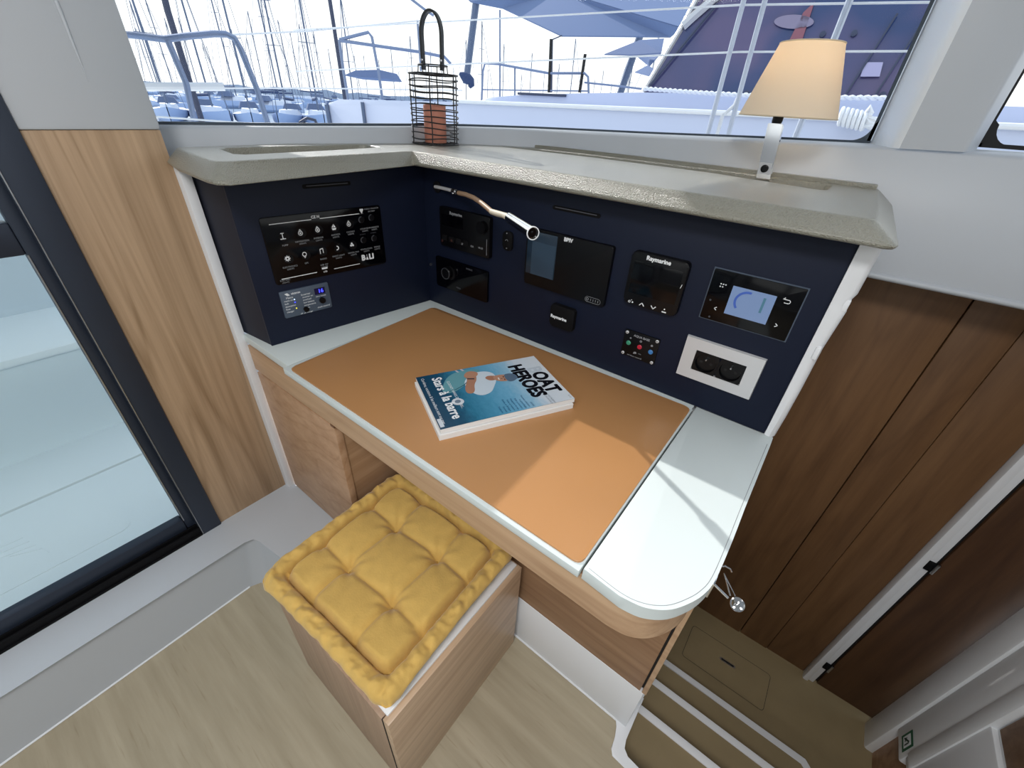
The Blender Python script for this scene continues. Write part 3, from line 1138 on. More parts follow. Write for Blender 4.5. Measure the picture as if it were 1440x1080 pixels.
a, b_ = L2(378, 316), L2(437, 306)
c2, d2 = L2(449, 304.5), L2(504, 296)
one('ruled_line', MT['print'], ts, line, FL, a[0], a[1], b_[0], a[1], 0.0016, c=K)
one('ruled_line', MT['print'], ts, line, FL, c2[0], a[1], d2[0], a[1], 0.0016, c=K)
zb = L2(420, 388)[1]
a, b_ = L2(396, 393), L2(445, 380)
one('ruled_line', MT['print'], ts, line, FL, a[0], zb, b_[0], zb, 0.0016, c=K)
a, b_ = L2(469, 374), L2(505, 365)
one('ruled_line', MT['print'], ts, line, FL, a[0], zb, b_[0], zb, 0.0014, c=K)
x, z = L2(443, 305)
one('lettering', MT['print'], ts, text, 'CZ N', .008, FL, x, z, c=K, bold=.0003)
x, z = L2(517, 361.5)
one('logo_lettering', MT['print'], ts, text, 'B', .019, FL, x - 0.012, z, c=K, bold=0.0010)
one('logo_lettering', MT['print'], ts, text, 'LI', .019, FL, x + 0.0105, z, c=K, bold=0.0010)
one('logo_mark', MT['print'], ts, prism, [(x - 0.005, z - 0.006), (x + 0.002, z - 0.006), (x - 0.0015, z + 0.003)], K - 0.0003, K, fr=FL)
one('logo_mark', MT['print'], ts, disc, FL, x - 0.0015, z + 0.0055, 0.0012, K)
x, z = L2(508, 296)
bm = bm_new()
prism(bm, [(x - .005, z + .002), (x - .0025, z + .0045), (x, z + .003), (x + .0025, z + .0045), (x + .005, z + .002), (x, z - .008)], K - 0.0003, K, fr=FL)
obj('heart_mark', bm, MT['print'], ts)
for k, s_ in enumerate(('ENERGY MONITOR', 'BATTERY')):
    x, z = L2(522, 295)
    one('caption', MT['printdim'], ts, text, s_, 0.0045, FL, x, z + 0.003 - k * 0.006, c=K)
for s_, px, py in (('PUMP', 401, 345), ('NAVIGATION', 425, 339), ('INTERIOR', 448, 334.5), ('ANCHOR', 472, 330), ('COCKPIT', 493, 326), ('COURTESY', 513, 321.5), ('FOREDECK', 526, 319.5),
                  ('ELECTRONICS', 408, 375), ('GPS', 431, 370), ('RADIO', 455, 364), ('NIGHT LIGHT', 476, 359.5), ('WATER FAN', 497, 355), ('VENTILATION', 515, 350), ('FRIDGE', 530, 347), ('USB 12V', 456, 372), ('ELECTRIC', 401, 394)):
    x, z = L2(px, py)
    one('caption', MT['printdim'], ts, text, s_, 0.0052, FL, x, z, c=K)
    if len(s_) > 5:
        one('caption', MT['printdim'], ts, text, 'LIGHTS', 0.0048, FL, x, z - 0.0055, c=K)


def icon(bm, kind, x, z, s=0.006):
    c_ = K
    if kind == 'post':
        line(bm, FL, x - s, z - s, x + s, z - s, 0.0016, c=c_)
        line(bm, FL, x, z - s, x, z + s, 0.0016, c=c_)
        line(bm, FL, x - s * .6, z + s, x + s * .6, z + s, 0.0016, c=c_)
    elif kind == 'boat':
        prism(bm, [(x - s, z - s * .3), (x + s, z - s * .3), (x + s * .6, z - s), (x - s * .6, z - s)], c_ - 3e-4, c_, fr=FL)
        prism(bm, [(x - s * .1, z), (x + s * .8, z), (x - s * .1, z + s * 1.3)], c_ - 3e-4, c_, fr=FL)
        prism(bm, [(x - s * .3, z), (x - s * .3, z + s), (x - s * .9, z)], c_ - 3e-4, c_, fr=FL)
    elif kind == 'drop':
        ring(bm, FL, x, z - s * .2, s * .62, s * .85, c_, n=16)
        line(bm, FL, x - s * .6, z + s * .2, x, z + s * 1.2, 0.0012, c=c_)
        line(bm, FL, x + s * .6, z + s * .2, x, z + s * 1.2, 0.0012, c=c_)
        disc(bm, FL, x, z - s * .2, s * .3, c_)
    elif kind == 'gear':
        ring(bm, FL, x, z, s * .35, s * .75, c_, n=16)
        for q in range(8):
            a_ = q * PI / 4
            line(bm, FL, x + s * .7 * math.cos(a_), z + s * .7 * math.sin(a_), x + s * 1.1 * math.cos(a_), z + s * 1.1 * math.sin(a_), 0.0018, c=c_)
    elif kind == 'pin':
        ring(bm, FL, x, z + s * .2, s * .6, s * .85, c_, n=16)
        line(bm, FL, x - s * .6, z - s * .2, x, z - s * 1.2, 0.0012, c=c_)
        line(bm, FL, x + s * .6, z - s * .2, x, z - s * 1.2, 0.0012, c=c_)
    elif kind == 'note':
        line(bm, FL, x - s * .6, z - s, x - s * .6, z + s * .8, 0.0014, c=c_)
        line(bm, FL, x + s * .6, z - s * .8, x + s * .6, z + s, 0.0014, c=c_)
        line(bm, FL, x - s * .6, z + s * .8, x + s * .6, z + s, 0.0018, c=c_)
    elif kind == 'moon':
        ring(bm, FL, x - s * .2, z, s * .55, s * .9, c_, n=12, a0=-PI * .6, a1=PI * .5)
    elif kind == 'fan':
        for q in range(3):
            a_ = q * 2 * PI / 3 + PI / 2
            disc(bm, FL, x + s * .5 * math.cos(a_), z + s * .5 * math.sin(a_), s * .42, c_, n=10)


for kd, px, py, lab in (('post', 397, 332, None), ('drop', 422, 327, None), ('drop', 446, 322.5, None), ('boat', 469, 319.5, None), ('drop', 490, 314.5, None),
                        ('gear', 404, 363.5, None), ('pin', 428, 358, None), ('note', 452, 353, None), ('moon', 474, 348.5, None), ('fan', 494.5, 344, None)):
    x, z = L2(px, py)
    bm = bm_new()
    disc(bm, FL, x + 0.003, z - 0.0015, 0.0105, 0.0042, d=0.0012, n=24)
    bt = obj('button', bm, MT['black'], ts)
    K = 0.0046
    bm = bm_new()
    icon(bm, kd, x, z)
    obj('pictogram', bm, MT['print'], bt, label='white pictogram')
    K = 0.0036
for px, py in ((508, 309), (522, 306), (511, 337.5), (526, 335)):
    x, z = L2(px, py)
    bm = bm_new()
    disc(bm, FL, x, z, 0.008, 0.0042, d=0.0012, n=20)
    bt = obj('socket', bm, MT['black'], ts)
    bm = bm_new()
    ring(bm, FL, x, z, 0.006, 0.008, 0.0045, n=16, a0=PI * .5, a1=PI * 1.3)
    one('caption', MT['printdark'], ts, text, 'A 10 A 5', 0.004, FL, x, z + 0.014, c=K)
    obj('socket_rim', bm, MT['printdark'], bt)
x, z = L2(456.5, 377)
bm = bm_new()
prism(bm, rrect(x - .007, x + .007, z - .002, z + .002, .001), K - 3e-4, K, fr=FL)
one('caption', MT['print'], ts, text, 'USB', 0.0055, FL, x, z - 0.0085, c=K)
obj('usb_port', bm, MT['print'], ts)

# ---- slate charger control panel under it
cx0, cx1, cz0, cz1 = rect_px([(392.5, 412.5), (461, 396), (466.7, 430.8), (402, 449)], 0.004, lp)
tv = thing('charger_panel', 'slate grey charger control panel with a lit blue number under the switch panel', 'control panel', FL.p((cx0 + cx1) / 2, cz0))
bm = bm_new()
prism(bm, rrect(cx0, cx1, cz0, cz1, 0.003), 0.0, 0.004, bev=0.0008, top_only=True, fr=FL)
obj('plate', bm, MT['slate'], tv)


def C2(fx, fz):
    return cx0 + (cx1 - cx0) * fx, cz0 + (cz1 - cz0) * fz


K4 = 0.0046
bm = bm_new()
x, z = C2(.86, .84)[0], C2(0, .74)[1]
x = C2(.80, 0)[0]
prism(bm, rrect(x - .013, x + .013, z - .008, z + .008, .001), .0038, .0044, fr=FL)
dd = obj('number_window', bm, MT['leddisp'], tv)
bm = bm_new()
text(bm, '16', 0.0135, FL, x + 0.002, z, c=.0049, bold=.0003)
obj('lit_digits', bm, MT['blueled'], dd, label='lit blue digits')
bm = bm_new()
kx, kz = C2(.81, .37)
disc(bm, FL, kx, kz, .0075, .009, d=.005, n=24)
obj('knob', bm, MT['black'], tv)
bm = bm_new()
kx2, kz2 = C2(.44, .17)
disc(bm, FL, kx2, kz2, .0065, .008, d=.004, n=24)
line(bm, FL, kx2 - .003, kz2 - .003, kx2 + .003, kz2 + .004, .002, c=.009, d=.001)
obj('toggle', bm, MT['black'], tv)
bm = bm_new()
q = C2(.14, .86)
prism(bm, [(q[0] - .006, q[1] + .003), (q[0] + .001, q[1] + .004), (q[0] + .006, q[1] - .002), (q[0], q[1] - .003)], .0043, .0046, fr=FL)
one('caption', MT['print'], tv, text, 'victron', .0075, FL, C2(.31, .86)[0], C2(0, .87)[1], c=K4, bold=.0002)
one('caption', MT['print'], tv, text, 'Mains', .007, FL, C2(.17, 0)[0], C2(0, .74)[1], c=K4)
one('caption', MT['print'], tv, text, 'Inverter', .007, FL, C2(.5, 0)[0], C2(0, .74)[1], c=K4)
one('caption', MT['print'], tv, text, 'multi control', .006, FL, C2(.82, 0)[0], C2(0, .12)[1], c=K4)
one('caption', MT['print'], tv, text, 'shore current', .0045, FL, C2(.80, 0)[0], C2(0, .545)[1], c=K4)
for i, s in enumerate(('mains on', 'bulk', 'absorption', 'float', 'charger')):
    z = C2(0, .64 - i * .105)[1]
    one('caption', MT['print'], tv, text, s, .0056, FL, C2(.05, 0)[0], z, c=K4, align='LEFT')
    one('caption', MT['print'], tv, text, ('inverter on', 'overload', 'low battery', 'temperature', 'alarm')[i], .0056, FL, C2(.42, 0)[0], z, c=K4, align='LEFT')
one('caption', MT['print'], tv, text, 'off  on  charger', .0048, FL, C2(.44, 0)[0], C2(0, .04)[1], c=K4)
obj('logo_mark', bm, MT['print'], tv)
for i, (fx, fz, m_) in enumerate(((.255, .64, 'ledwhite'), (.255, .53, 'blueled'), (.255, .30, 'ledyellow'))):
    bm = bm_new()
    x, z = C2(fx, fz)
    disc(bm, FL, x, z, .0016, .0049, n=12)
    obj('indicator_light', bm, MT[m_], tv, label=('white', 'blue', 'yellow')[i] + ' indicator light')

# ---- devices on the long navy panel
PV = lambda px, py, off=0.0: pp(px, py, off)


def device(name, label, cat, cs, th, r, mat, bev=0.002, group=None):
    x0, x1, z0, z1 = rect_px(cs, th)
    t_ = thing(name, label, cat, ((x0 + x1) / 2, PY, z0), group)
    bm = bm_new()
    prism(bm, rrect(x0, x1, z0, z1, r), 0.0, th, bev=bev, top_only=True, fr=FP)
    obj('housing', bm, mat, t_)
    return t_, x0, x1, z0, z1


def put(par, s, size, px, py, off, bold=0.0002, mat='printdim', **kw):
    x, z = pp(px, py, off)
    one('lettering', MT[mat], par, text, s, size, FP, x, z, c=off + 0.0006, bold=bold, **kw)


# VHF radio
t1, x0, x1, z0, z1 = device('marine_radio', 'black marine radio on the navy panel, under the gooseneck reading lamp', 'radio', [(623, 292), (691, 305), (686, 360), (615, 346)], 0.012, 0.005, MT['black'])
bm = bm_new()
box(bm, x0 + .008, x0 + .085, z0 + .055, z1 - .018, 0.012, 0.0128, fr=FP)
obj('display', bm, MT['blackgloss'], t1)
put(t1, 'Raymarine', .0105, 641, 301.5, .012, bold=.0003, mat='printdim')
put(t1, '16/9', .007, 650, 343, .012, mat='printdim')
put(t1, 'CLR', .006, 664, 346.5, .012, mat='printdim')
put(t1, 'HI LO', .006, 676, 349, .012, mat='printdim')
bm = bm_new()
disc(bm, FP, x1 - .02, z0 + .075, .015, .024, d=.012)
obj('dial', bm, MT['black'], t1)
for k in range(4):
    bm = bm_new()
    x = x0 + .018 + k * .026
    prism(bm, rrect(x - .009, x + .009, z0 + .016, z0 + .03, .003), .012, .015, fr=FP)
    obj('key', bm, MT['blackmatt'], t1)
bm = bm_new()
x, z = pp(684.5, 348, .012)
line(bm, FP, x, z - .02, x, z + .02, .0012, c=.0128)
obj('handset_slot', bm, MT['printdim'], t1)
dimred = plain('dim_red', srgb(52, 26, 24), .5)
for px in (623, 636):
    x, z = pp(px, 338, .012)
    one('red_key', dimred, t1, disc, FP, x, z, .0035, .0155, d=.002, label_='dim red key')

# stereo with ringed volume knob
t2, x0, x1, z0, z1 = device('stereo', 'flat black stereo with a silver-ringed volume knob below the marine radio', 'stereo', [(617, 365), (687, 378), (684, 420), (611, 404)], 0.006, 0.004, MT['blackgloss'])
kx, kz = pp(627, 384.5, .02)
bm = bm_new()
lathe(bm, [(0.015, 0), (0.0165, 0.003), (0.0165, 0.014), (0.0150, 0.016)], FP.p(kx, kz, .006), axis=FP.n)
kn = obj('volume_knob', bm, MT['black'], t2)
bm = bm_new()
ring(bm, FP, kx, kz, .0138, .0162, .0228, n=32, d=.002)
obj('knob_ring', bm, MT['brushed'], kn, label='silver ring')
bm = bm_new()
disc(bm, FP, kx + .005, kz - .001, .019, .009, d=.004, n=32)
obj('knob_base', bm, MT['blackmatt'], kn)
put(t2, 'SOURCE', .006, 660, 379, .006, mat='printdark')
put(t2, 'MENU', .006, 645, 405, .006, mat='printdark')

# rocker
t3, x0, x1, z0, z1 = device('rocker_switch', 'slim oval black rocker switch between radio and large display', 'switch', [(707, 324), (720, 327), (720, 354), (706, 351)], 0.006, 0.0105, MT['blackmatt'], bev=.002)
bm = bm_new()
for px, py in ((713, 328), (712.5, 349)):
    x, z = pp(px, py, .006)
    disc(bm, FP, x, z, .0016, .0072, d=.001, n=10)
x, z = pp(712.7, 339, .006)
ring(bm, FP, x, z, .003, .0042, .0068, n=14, a0=0, a1=PI)
obj('marking', bm, MT['printdim'], t3)

# large display
t4, x0, x1, z0, z1 = device('chart_display', 'largest black display on the long panel, with a greyish screen on its left half', 'display', [(740.5, 322), (862, 343), (851, 431), (737, 400)], 0.010, 0.006, MT['black'], bev=.003)
bm = bm_new()
xa = pp(785, 330, .01)[0]
box(bm, x0 + .004, xa, z0 + .028, z1 - .006, .0095, .0108, bev=.0003, fr=FP)
sc_ = obj('screen', bm, MT['screenoff'], t4, label='dull blue-grey reflecting screen')
bm = bm_new()
box(bm, x0 + .018, xa - .002, z0 + .028, z1 - .028, .0108, .0112, fr=FP)
obj('screen_inner', bm, plain('screen_inner', srgb(48, 66, 84), .2), sc_)
put(t4, 'BPIV', .0115, 799.5, 337.8, .010, bold=.0006, mat='print')
bm = bm_new()
a, b_ = pp(824, 420, .010), pp(843, 425, .010)
m = ((a[0] + b_[0]) / 2, (a[1] + b_[1]) / 2)
o_ = rrect(m[0] - .019, m[0] + .019, m[1] - .006, m[1] + .006, .0058)
for k in range(len(o_)):
    p_, q_ = o_[k], o_[(k + 1) % len(o_)]
    line(bm, FP, p_[0], p_[1], q_[0], q_[1], .0007, c=.0106)
ring(bm, FP, m[0] - .0135, m[1], .0022, .0034, .0106, n=12)
for k in range(4):
    line(bm, FP, m[0] - .005 + k * .006, m[1] - .0028, m[0] - .005 + k * .006, m[1] + .0028, .0011, c=.0106)
obj('level_gauge', bm, MT['printdim'], t4, label='small outlined battery gauge')

# small square unit
t5, x0, x1, z0, z1 = device('small_square_module', 'small square black module below the large display', 'module', [(775.5, 427.5), (809, 436.5), (804, 466.5), (771, 457.5)], 0.012, 0.008, MT['blackmatt'], bev=.004)
put(t5, 'Raymarine', .0105, 785.5, 447, .012, bold=.0006, mat='print')

# autopilot display
t6, x0, x1, z0, z1 = device('autopilot_display', 'square black autopilot display with arrow keys, in the middle of the long panel', 'display', [(889.5, 352.5), (971, 369), (950, 447), (876, 424)], 0.014, 0.010, MT['blackgloss'], bev=.004)
t6.children[0].data.materials[0] = MT['black']
bm = bm_new()
box(bm, x0 + .008, x1 - .008, z0 + .024, z1 - .018, .0138, .0144, bev=.0002, fr=FP)
obj('screen', bm, MT['blackgloss'], t6)
put(t6, 'Raymarine', .0115, 926.5, 366.5, .014, bold=.0006, mat='print')
for px, py, kd in ((887, 424, 'o'), (902.5, 428, '^'), (918.5, 432.5, 'v'), (934, 437, '-')):
    x, z = pp(px, py, .014)
    cK = .0146
    bm = bm_new()
    if kd == '^':
        line(bm, FP, x - .005, z - .003, x, z + .003, .0018, c=cK)
        line(bm, FP, x, z + .003, x + .005, z - .003, .0018, c=cK)
    elif kd == 'v':
        line(bm, FP, x - .005, z + .003, x, z - .003, .0018, c=cK)
        line(bm, FP, x, z - .003, x + .005, z + .003, .0018, c=cK)
    elif kd == '-':
        line(bm, FP, x - .0045, z - .003, x + .0045, z - .003, .0024, c=cK)
        disc(bm, FP, x, z + .003, .0014, cK, n=10)
    else:
        ring(bm, FP, x - .003, z, .0014, .0026, cK, n=12)
        disc(bm, FP, x + .004, z, .0018, cK, n=10)
        disc(bm, FP, x + .001, z + .004, .0010, cK, n=8)
    obj('key_symbol', bm, MT['print'], t6)
bm = bm_new()
x, z = pp(958, 403, .014)
line(bm, FP, x - .001, z - .004, x + .001, z + .004, .001, c=.0146)
obj('power_mark', bm, MT['print'], t6)

# heating/battery control with a lit screen
t7, x0, x1, z0, z1 = device('touch_control', 'wide black touch control with a glowing pale blue screen on the navy panel', 'display', [(1005, 377), (1137.6, 407.8), (1102.8, 479.8), (984.7, 445.6)], 0.004, 0.002, MT['blackgloss'], bev=.0006)
bm = bm_new()
box(bm, x0 - .002, x1 + .002, z0 - .002, z1 + .002, 0, .0022, fr=FP)
obj('rim', bm, MT['slate'], t7)
s0, s1, s2, s3 = rect_px([(1031.4, 401.6), (1092.7, 417.2), (1076.2, 457), (1017.8, 440.2)], .005)
bm = bm_new()
box(bm, s0, s1, s2, s3, .004, .0047, fr=FP)
sc7 = obj('lit_screen', bm, MT['lcd'], t7, label='glowing pale blue screen')
bm = bm_new()
ring(bm, FP, (s0 + s1) / 2 - .006, (s2 + s3) / 2 + .002, .017, .021, .0052, n=20, a0=PI * .45, a1=PI * 1.25)
obj('screen_arc', bm, MT['lcdblue'], sc7, label='blue arc')
bm = bm_new()
line(bm, FP, s1 - .016, s2 + .018, s1 - .016, s3 - .008, .004, c=.0052)
obj('screen_bar', bm, MT['lcdgreen'], sc7)
bm = bm_new()
for dx in range(3):
    for dz in range(2):
        if dx == 2 and dz == 0:
            continue
        x, z = pp(1017, 401.5, .004)
        disc(bm, FP, x + (dx - 1) * .0042, z + (dz - .5) * .0048, .0013, .0047, n=8)
obj('key_symbol', bm, MT['print'], t7)
bm = bm_new()
x, z = pp(1006, 433.5, .004)
line(bm, FP, x - .002, z, x + .002, z + .003, .0013, c=.0047)
line(bm, FP, x - .002, z, x + .002, z - .003, .0013, c=.0047)
obj('key_symbol', bm, MT['print'], t7)
bm = bm_new()
x, z = pp(1091.5, 457.5, .004)
line(bm, FP, x + .002, z, x - .002, z + .003, .0014, c=.0047)
line(bm, FP, x + .002, z, x - .002, z - .003, .0014, c=.0047)
obj('key_symbol', bm, MT['print'], t7)
bm = bm_new()
x, z = pp(1106, 424, .004)
line(bm, FP, x - .006, z + .003, x + .003, z + .003, .0013, c=.0047)
ring(bm, FP, x + .003, z, .0024, .0036, .0047, n=10, a0=-PI / 2, a1=PI / 2)
line(bm, FP, x - .003, z - .003, x + .003, z - .003, .0013, c=.0047)
line(bm, FP, x - .006, z + .003, x - .003, z + .006, .0012, c=.0047)
obj('key_symbol', bm, MT['print'], t7)
for px, py in ((999, 421.5), (997.5, 445)):
    x, z = pp(px, py, .004)
    one('indicator_dot', MT['printdark'], t7, disc, FP, x, z, .0018, .0047, n=10)

# three-button heater plate
t8, x0, x1, z0, z1 = device('three_button_panel', 'small black plate with green, red and blue buttons and four corner screws', 'control panel', [(879.6, 462), (928.3, 478.3), (919.6, 513.3), (872.5, 497.5)], 0.003, 0.002, MT['black'], bev=.0006)
w8, h8 = x1 - x0, z1 - z0
for fx, fz in ((.07, .90), (.93, .92), (.07, .08), (.93, .08)):
    bm = bm_new()
    lathe(bm, [(.0036, 0), (.0036, .0012), (.0022, .0020)], FP.p(x0 + w8 * fx, z0 + h8 * fz, .003), axis=FP.n, n=16)
    sw = obj('screw', bm, MT['alu'], t8)
    bm = bm_new()
    disc(bm, FP, x0 + w8 * fx, z0 + h8 * fz, .0012, .0053, n=8)
    obj('screw_recess', bm, MT['rubber'], sw)
for fx, fz, cc, lab in ((.17, .52, srgb(60, 150, 118), 'green button'), (.5, .50, srgb(190, 34, 58), 'red button'), (.83, .46, srgb(62, 124, 186), 'blue button')):
    bm = bm_new()
    lathe(bm, [(.0052, 0), (.0052, .0016), (.0040, .0026)], FP.p(x0 + w8 * fx, z0 + h8 * fz, .003), axis=FP.n, n=20)
    obj('button', bm, plain(lab.replace(' ', '_'), cc, .4), t8, label=lab)
bm = bm_new()
one('lettering', MT['printdim'], t8, text, 'AQUA BASE', .0068, FP, x0 + w8 * .5, z0 + h8 * .86, c=.0036, bold=.0003)
one('lettering', MT['printdim'], t8, text, 'wireless control', .0052, FP, x0 + w8 * .42, z0 + h8 * .07, c=.0036)
one('lettering', MT['printdim'], t8, text, 'mix', .0045, FP, x0 + w8 * .55, z0 + h8 * .24, c=.0036)
ring(bm, FP, x0 + w8 * .20, z0 + h8 * .72, .0006, .0020, .0036, n=10)
ring(bm, FP, x0 + w8 * .5, z0 + h8 * .72, .0012, .0026, .0036, n=12)
disc(bm, FP, x0 + w8 * .82, z0 + h8 * .70, .0026, .0036, n=12)
prism(bm, [(x0 + w8 * .36, z0 + h8 * .17), (x0 + w8 * .46, z0 + h8 * .20), (x0 + w8 * .44, z0 + h8 * .27), (x0 + w8 * .38, z0 + h8 * .25)], .0033, .0036, fr=FP)
obj('lettering', bm, MT['printdim'], t8)

# double power outlet
t9, x0, x1, z0, z1 = device('power_outlet', 'double black power outlet in a wide silver frame on the navy panel', 'power outlet', [(966.4, 471.4), (1077.8, 506.8), (1054, 563.4), (950, 525)], 0.007, 0.002, MT['alu'], bev=.0012)
i0, i1, j0, j1 = rect_px([(979.6, 492), (1049, 515.8), (1039.3, 542.6), (972, 518)], .007)
mid = (i0 + i1) / 2
hh = (j1 - j0) / 2
for k, (u0, u1) in enumerate(((i0, mid - .0003), (mid + .0003, i1))):
    cx, cz = (u0 + u1) / 2, (j0 + j1) / 2
    rr = min((u1 - u0), (j1 - j0)) / 2 - .0015
    bm = bm_new()
    # square black insert with a round well sunk into it
    sq = [(u0, j0), (u1, j0), (u1, j1), (u0, j1)]
    n = 24
    outer = []
    for q in range(n):
        a_ = 2 * PI * q / n
        ca, sa = math.cos(a_), math.sin(a_)
        s_ = 1 / max(abs(ca) / ((u1 - u0) / 2), abs(sa) / ((j1 - j0) / 2))
        outer.append(bm.verts.new(FP.p(cx + ca * s_, cz + sa * s_, .0078)))
    r1_ = [bm.verts.new(FP.p(cx + rr * math.cos(2 * PI * q / n), cz + rr * math.sin(2 * PI * q / n), .0078)) for q in range(n)]
    r2_ = [bm.verts.new(FP.p(cx + rr * .93 * math.cos(2 * PI * q / n), cz + rr * .93 * math.sin(2 * PI * q / n), .0012)) for q in range(n)]
    for q in range(n):
        j = (q + 1) % n
        bm.faces.new((outer[q], outer[j], r1_[j], r1_[q]))
        bm.faces.new((r1_[q], r1_[j], r2_[j], r2_[q]))
    bm.faces.new(r2_)
    ins = obj('socket', bm, MT['black'], t9)
    bm = bm_new()
    lathe(bm, [(.0022, 0), (.0022, .012), (.0010, .014)], FP.p(cx, cz + rr * .5, .0012), axis=FP.n, n=12)
    obj('earth_pin', bm, MT['brushed'], ins, label='bright earth pin')
    for sx_ in (-1, 1):
        bm = bm_new()
        disc(bm, FP, cx + sx_ * rr * .48, cz - rr * .08, .0028, .0016, n=12)
        obj('pin_hole', bm, MT['rubber'], ins)
# silver frame needs its opening: rebuild the housing as a frame
hs = [c_ for c_ in t9.children if c_.name.startswith('housing')][0]
bm = bm_new()
vo = [bm.verts.new(FP.p(a_, b_, 0)) for a_, b_ in ((x0, z0), (x1, z0), (x1, z1), (x0, z1))]
vt = [bm.verts.new(FP.p(a_, b_, .007)) for a_, b_ in ((x0 + .001, z0 + .001), (x1 - .001, z0 + .001), (x1 - .001, z1 - .001), (x0 + .001, z1 - .001))]
vi = [bm.verts.new(FP.p(a_, b_, .007)) for a_, b_ in ((i0 - .0005, j0 - .0005), (i1 + .0005, j0 - .0005), (i1 + .0005, j1 + .0005), (i0 - .0005, j1 + .0005))]
vb = [bm.verts.new(FP.p(a_, b_, 0)) for a_, b_ in ((i0 - .0005, j0 - .0005), (i1 + .0005, j0 - .0005), (i1 + .0005, j1 + .0005), (i0 - .0005, j1 + .0005))]
for A_, B_ in ((vo, vt), (vt, vi), (vi, vb)):
    for q in range(4):
        j = (q + 1) % 4
        bm.faces.new((A_[q], A_[j], B_[j], B_[q]))
bmesh.ops.translate(bm, verts=bm.verts, vec=-t9.location)
bmesh.ops.recalc_face_normals(bm, faces=bm.faces)
bm.to_mesh(hs.data)
bm.free()
hs.name = 'frame_plate'

# ---- cream shelf on top of the panels
OUT = [(-1.112, 0.352), (-1.075, 0.346), (-0.905, 0.330), (-0.886, 0.333), (-0.879, 0.345), (-0.898, 0.776), (-0.40, 0.789), (0.022, 0.800), (0.031, 0.806), (0.033, 0.815), (0.029, 1.215), (0.026, 1.234), (-0.522, 1.238), (-0.76, 1.229), (-0.858, 1.202), (-0.922, 1.152), (-0.986, 1.073), (-1.030, 0.973), (-1.063, 0.876), (-1.095, 0.74), (-1.130, 0.592)]
LOW = [(-1.135, 0.331), (-1.030, 0.312), (-0.885, 0.301), (-0.858, 0.303), (-0.842, 0.318), (-0.895, 0.768), (-0.40, 0.7715), (0.058, 0.7725), (0.068, 0.778), (0.070, 0.790), (0.064, 1.215), (0.060, 1.236), (-0.522, 1.238), (-0.76, 1.229), (-0.858, 1.202), (-0.922, 1.152), (-0.986, 1.073), (-1.030, 0.973), (-1.063, 0.876), (-1.095, 0.74), (-1.145, 0.592)]
H1_ = [(-1.086, 0.424), (-1.072, 0.408), (-0.972, 0.398), (-0.955, 0.412), (-0.992, 0.752), (-1.006, 0.766), (-1.062, 0.770), (-1.075, 0.752)][:]
H1_ = [(-1.084, 0.430), (-1.070, 0.412), (-0.972, 0.398), (-0.958, 0.412), (-0.972, 0.60), (-0.992, 0.745), (-1.006, 0.760), (-1.060, 0.760), (-1.072, 0.745), (-1.078, 0.60)]
H2_ = [(-0.905, 1.115), (-0.80, 1.127), (-0.60, 1.142), (-0.29, 1.135), (-0.075, 1.078), (-0.060, 1.078), (-0.052, 1.092), (-0.052, 1.195), (-0.062, 1.206), (-0.35, 1.218), (-0.60, 1.214), (-0.82, 1.180), (-0.90, 1.125)]
tsf = thing('shelf', 'L-shaped cream textured shelf with sunken trays on top of the navy panels', 'shelf', (-0.5, 1.0, 1.131))
bm = outline_mesh(OUT, [H1_, H2_], 1.163, LOW, 1.131, 0.026)
slb = obj('slab', bm, MT['solid'], tsf, ang=40)
bv_ = slb.modifiers.new('rounded_edges', 'BEVEL')
bv_.width = 0.0045
bv_.segments = 3
bv_.limit_method = 'ANGLE'
bv_.angle_limit = math.radians(22)
bm = bm_new()
lipo = [(0.024, 1.236), (-0.522, 1.2395), (-0.76, 1.230), (-0.84, 1.21)]
lipi = [(-0.835, 1.203), (-0.76, 1.219), (-0.522, 1.226), (-0.06, 1.216), (0.024, 1.216)]
prism(bm, lipo + lipi, 1.160, 1.171, bev=0.002)
obj('back_lip', bm, MT['solid'], tsf)
bm = bm_new()
tube(bm, [(-0.8975, 0.7745, 1.160), (-0.8955, 0.7695, 1.134)], 0.0006, n=6)
obj('mitre_joint', bm, MT['printdim'], tsf, label='thin joint line in the inner corner')

# ---- wire lantern with a candle
LC = Vector((-1.008, 0.958, 1.163))
LR = 0.064
tlan = thing('wire_lantern', 'black wire lantern with a looped leather handle standing on the cream shelf', 'lantern', LC)


def cyl(a, r, h):
    return LC + Vector((r * math.cos(a), r * math.sin(a), h))


rnd = random.Random(3)
LH = 0.158
WT = 0.0016
bm = bm_new()
for k in range(13):
    h0 = 0.003 + LH * k / 12
    # hand-bent rings, each a little wavy
    ph = rnd.uniform(0, 6.28)
    am = 0.0016 if 0 < k < 12 else 0.0003
    tl_ = rnd.uniform(-0.0035, 0.0035) if 0 < k < 12 else 0
    pts = [cyl(a, LR + rnd.uniform(-0.0006, 0.0006), h0 + am * math.sin(3 * a + ph) + tl_ * math.cos(a)) for a in [2 * PI * i / 40 for i in range(40)]]
    loop_tube(bm, pts, WT if 0 < k < 12 else 0.002, n=6)
obj('wire_rings', bm, MT['wire'], tlan)
for k in range(6):
    bm = bm_new()
    a_ = -1.95 + k * PI / 3
    pts = [cyl(a_ + 0.02 * math.sin(h * 40), LR + 0.001, h) for h in [LH * i / 10 + 0.003 for i in range(11)]]
    tube(bm, pts, 0.0017, n=6)
    obj('upright_wire', bm, MT['wire'], tlan)
bm = bm_new()
for k in range(9):
    a_ = PI * k / 9
    tube(bm, [cyl(a_, LR, 0.003), cyl(a_ + PI, LR, 0.003)], 0.0011, n=5)
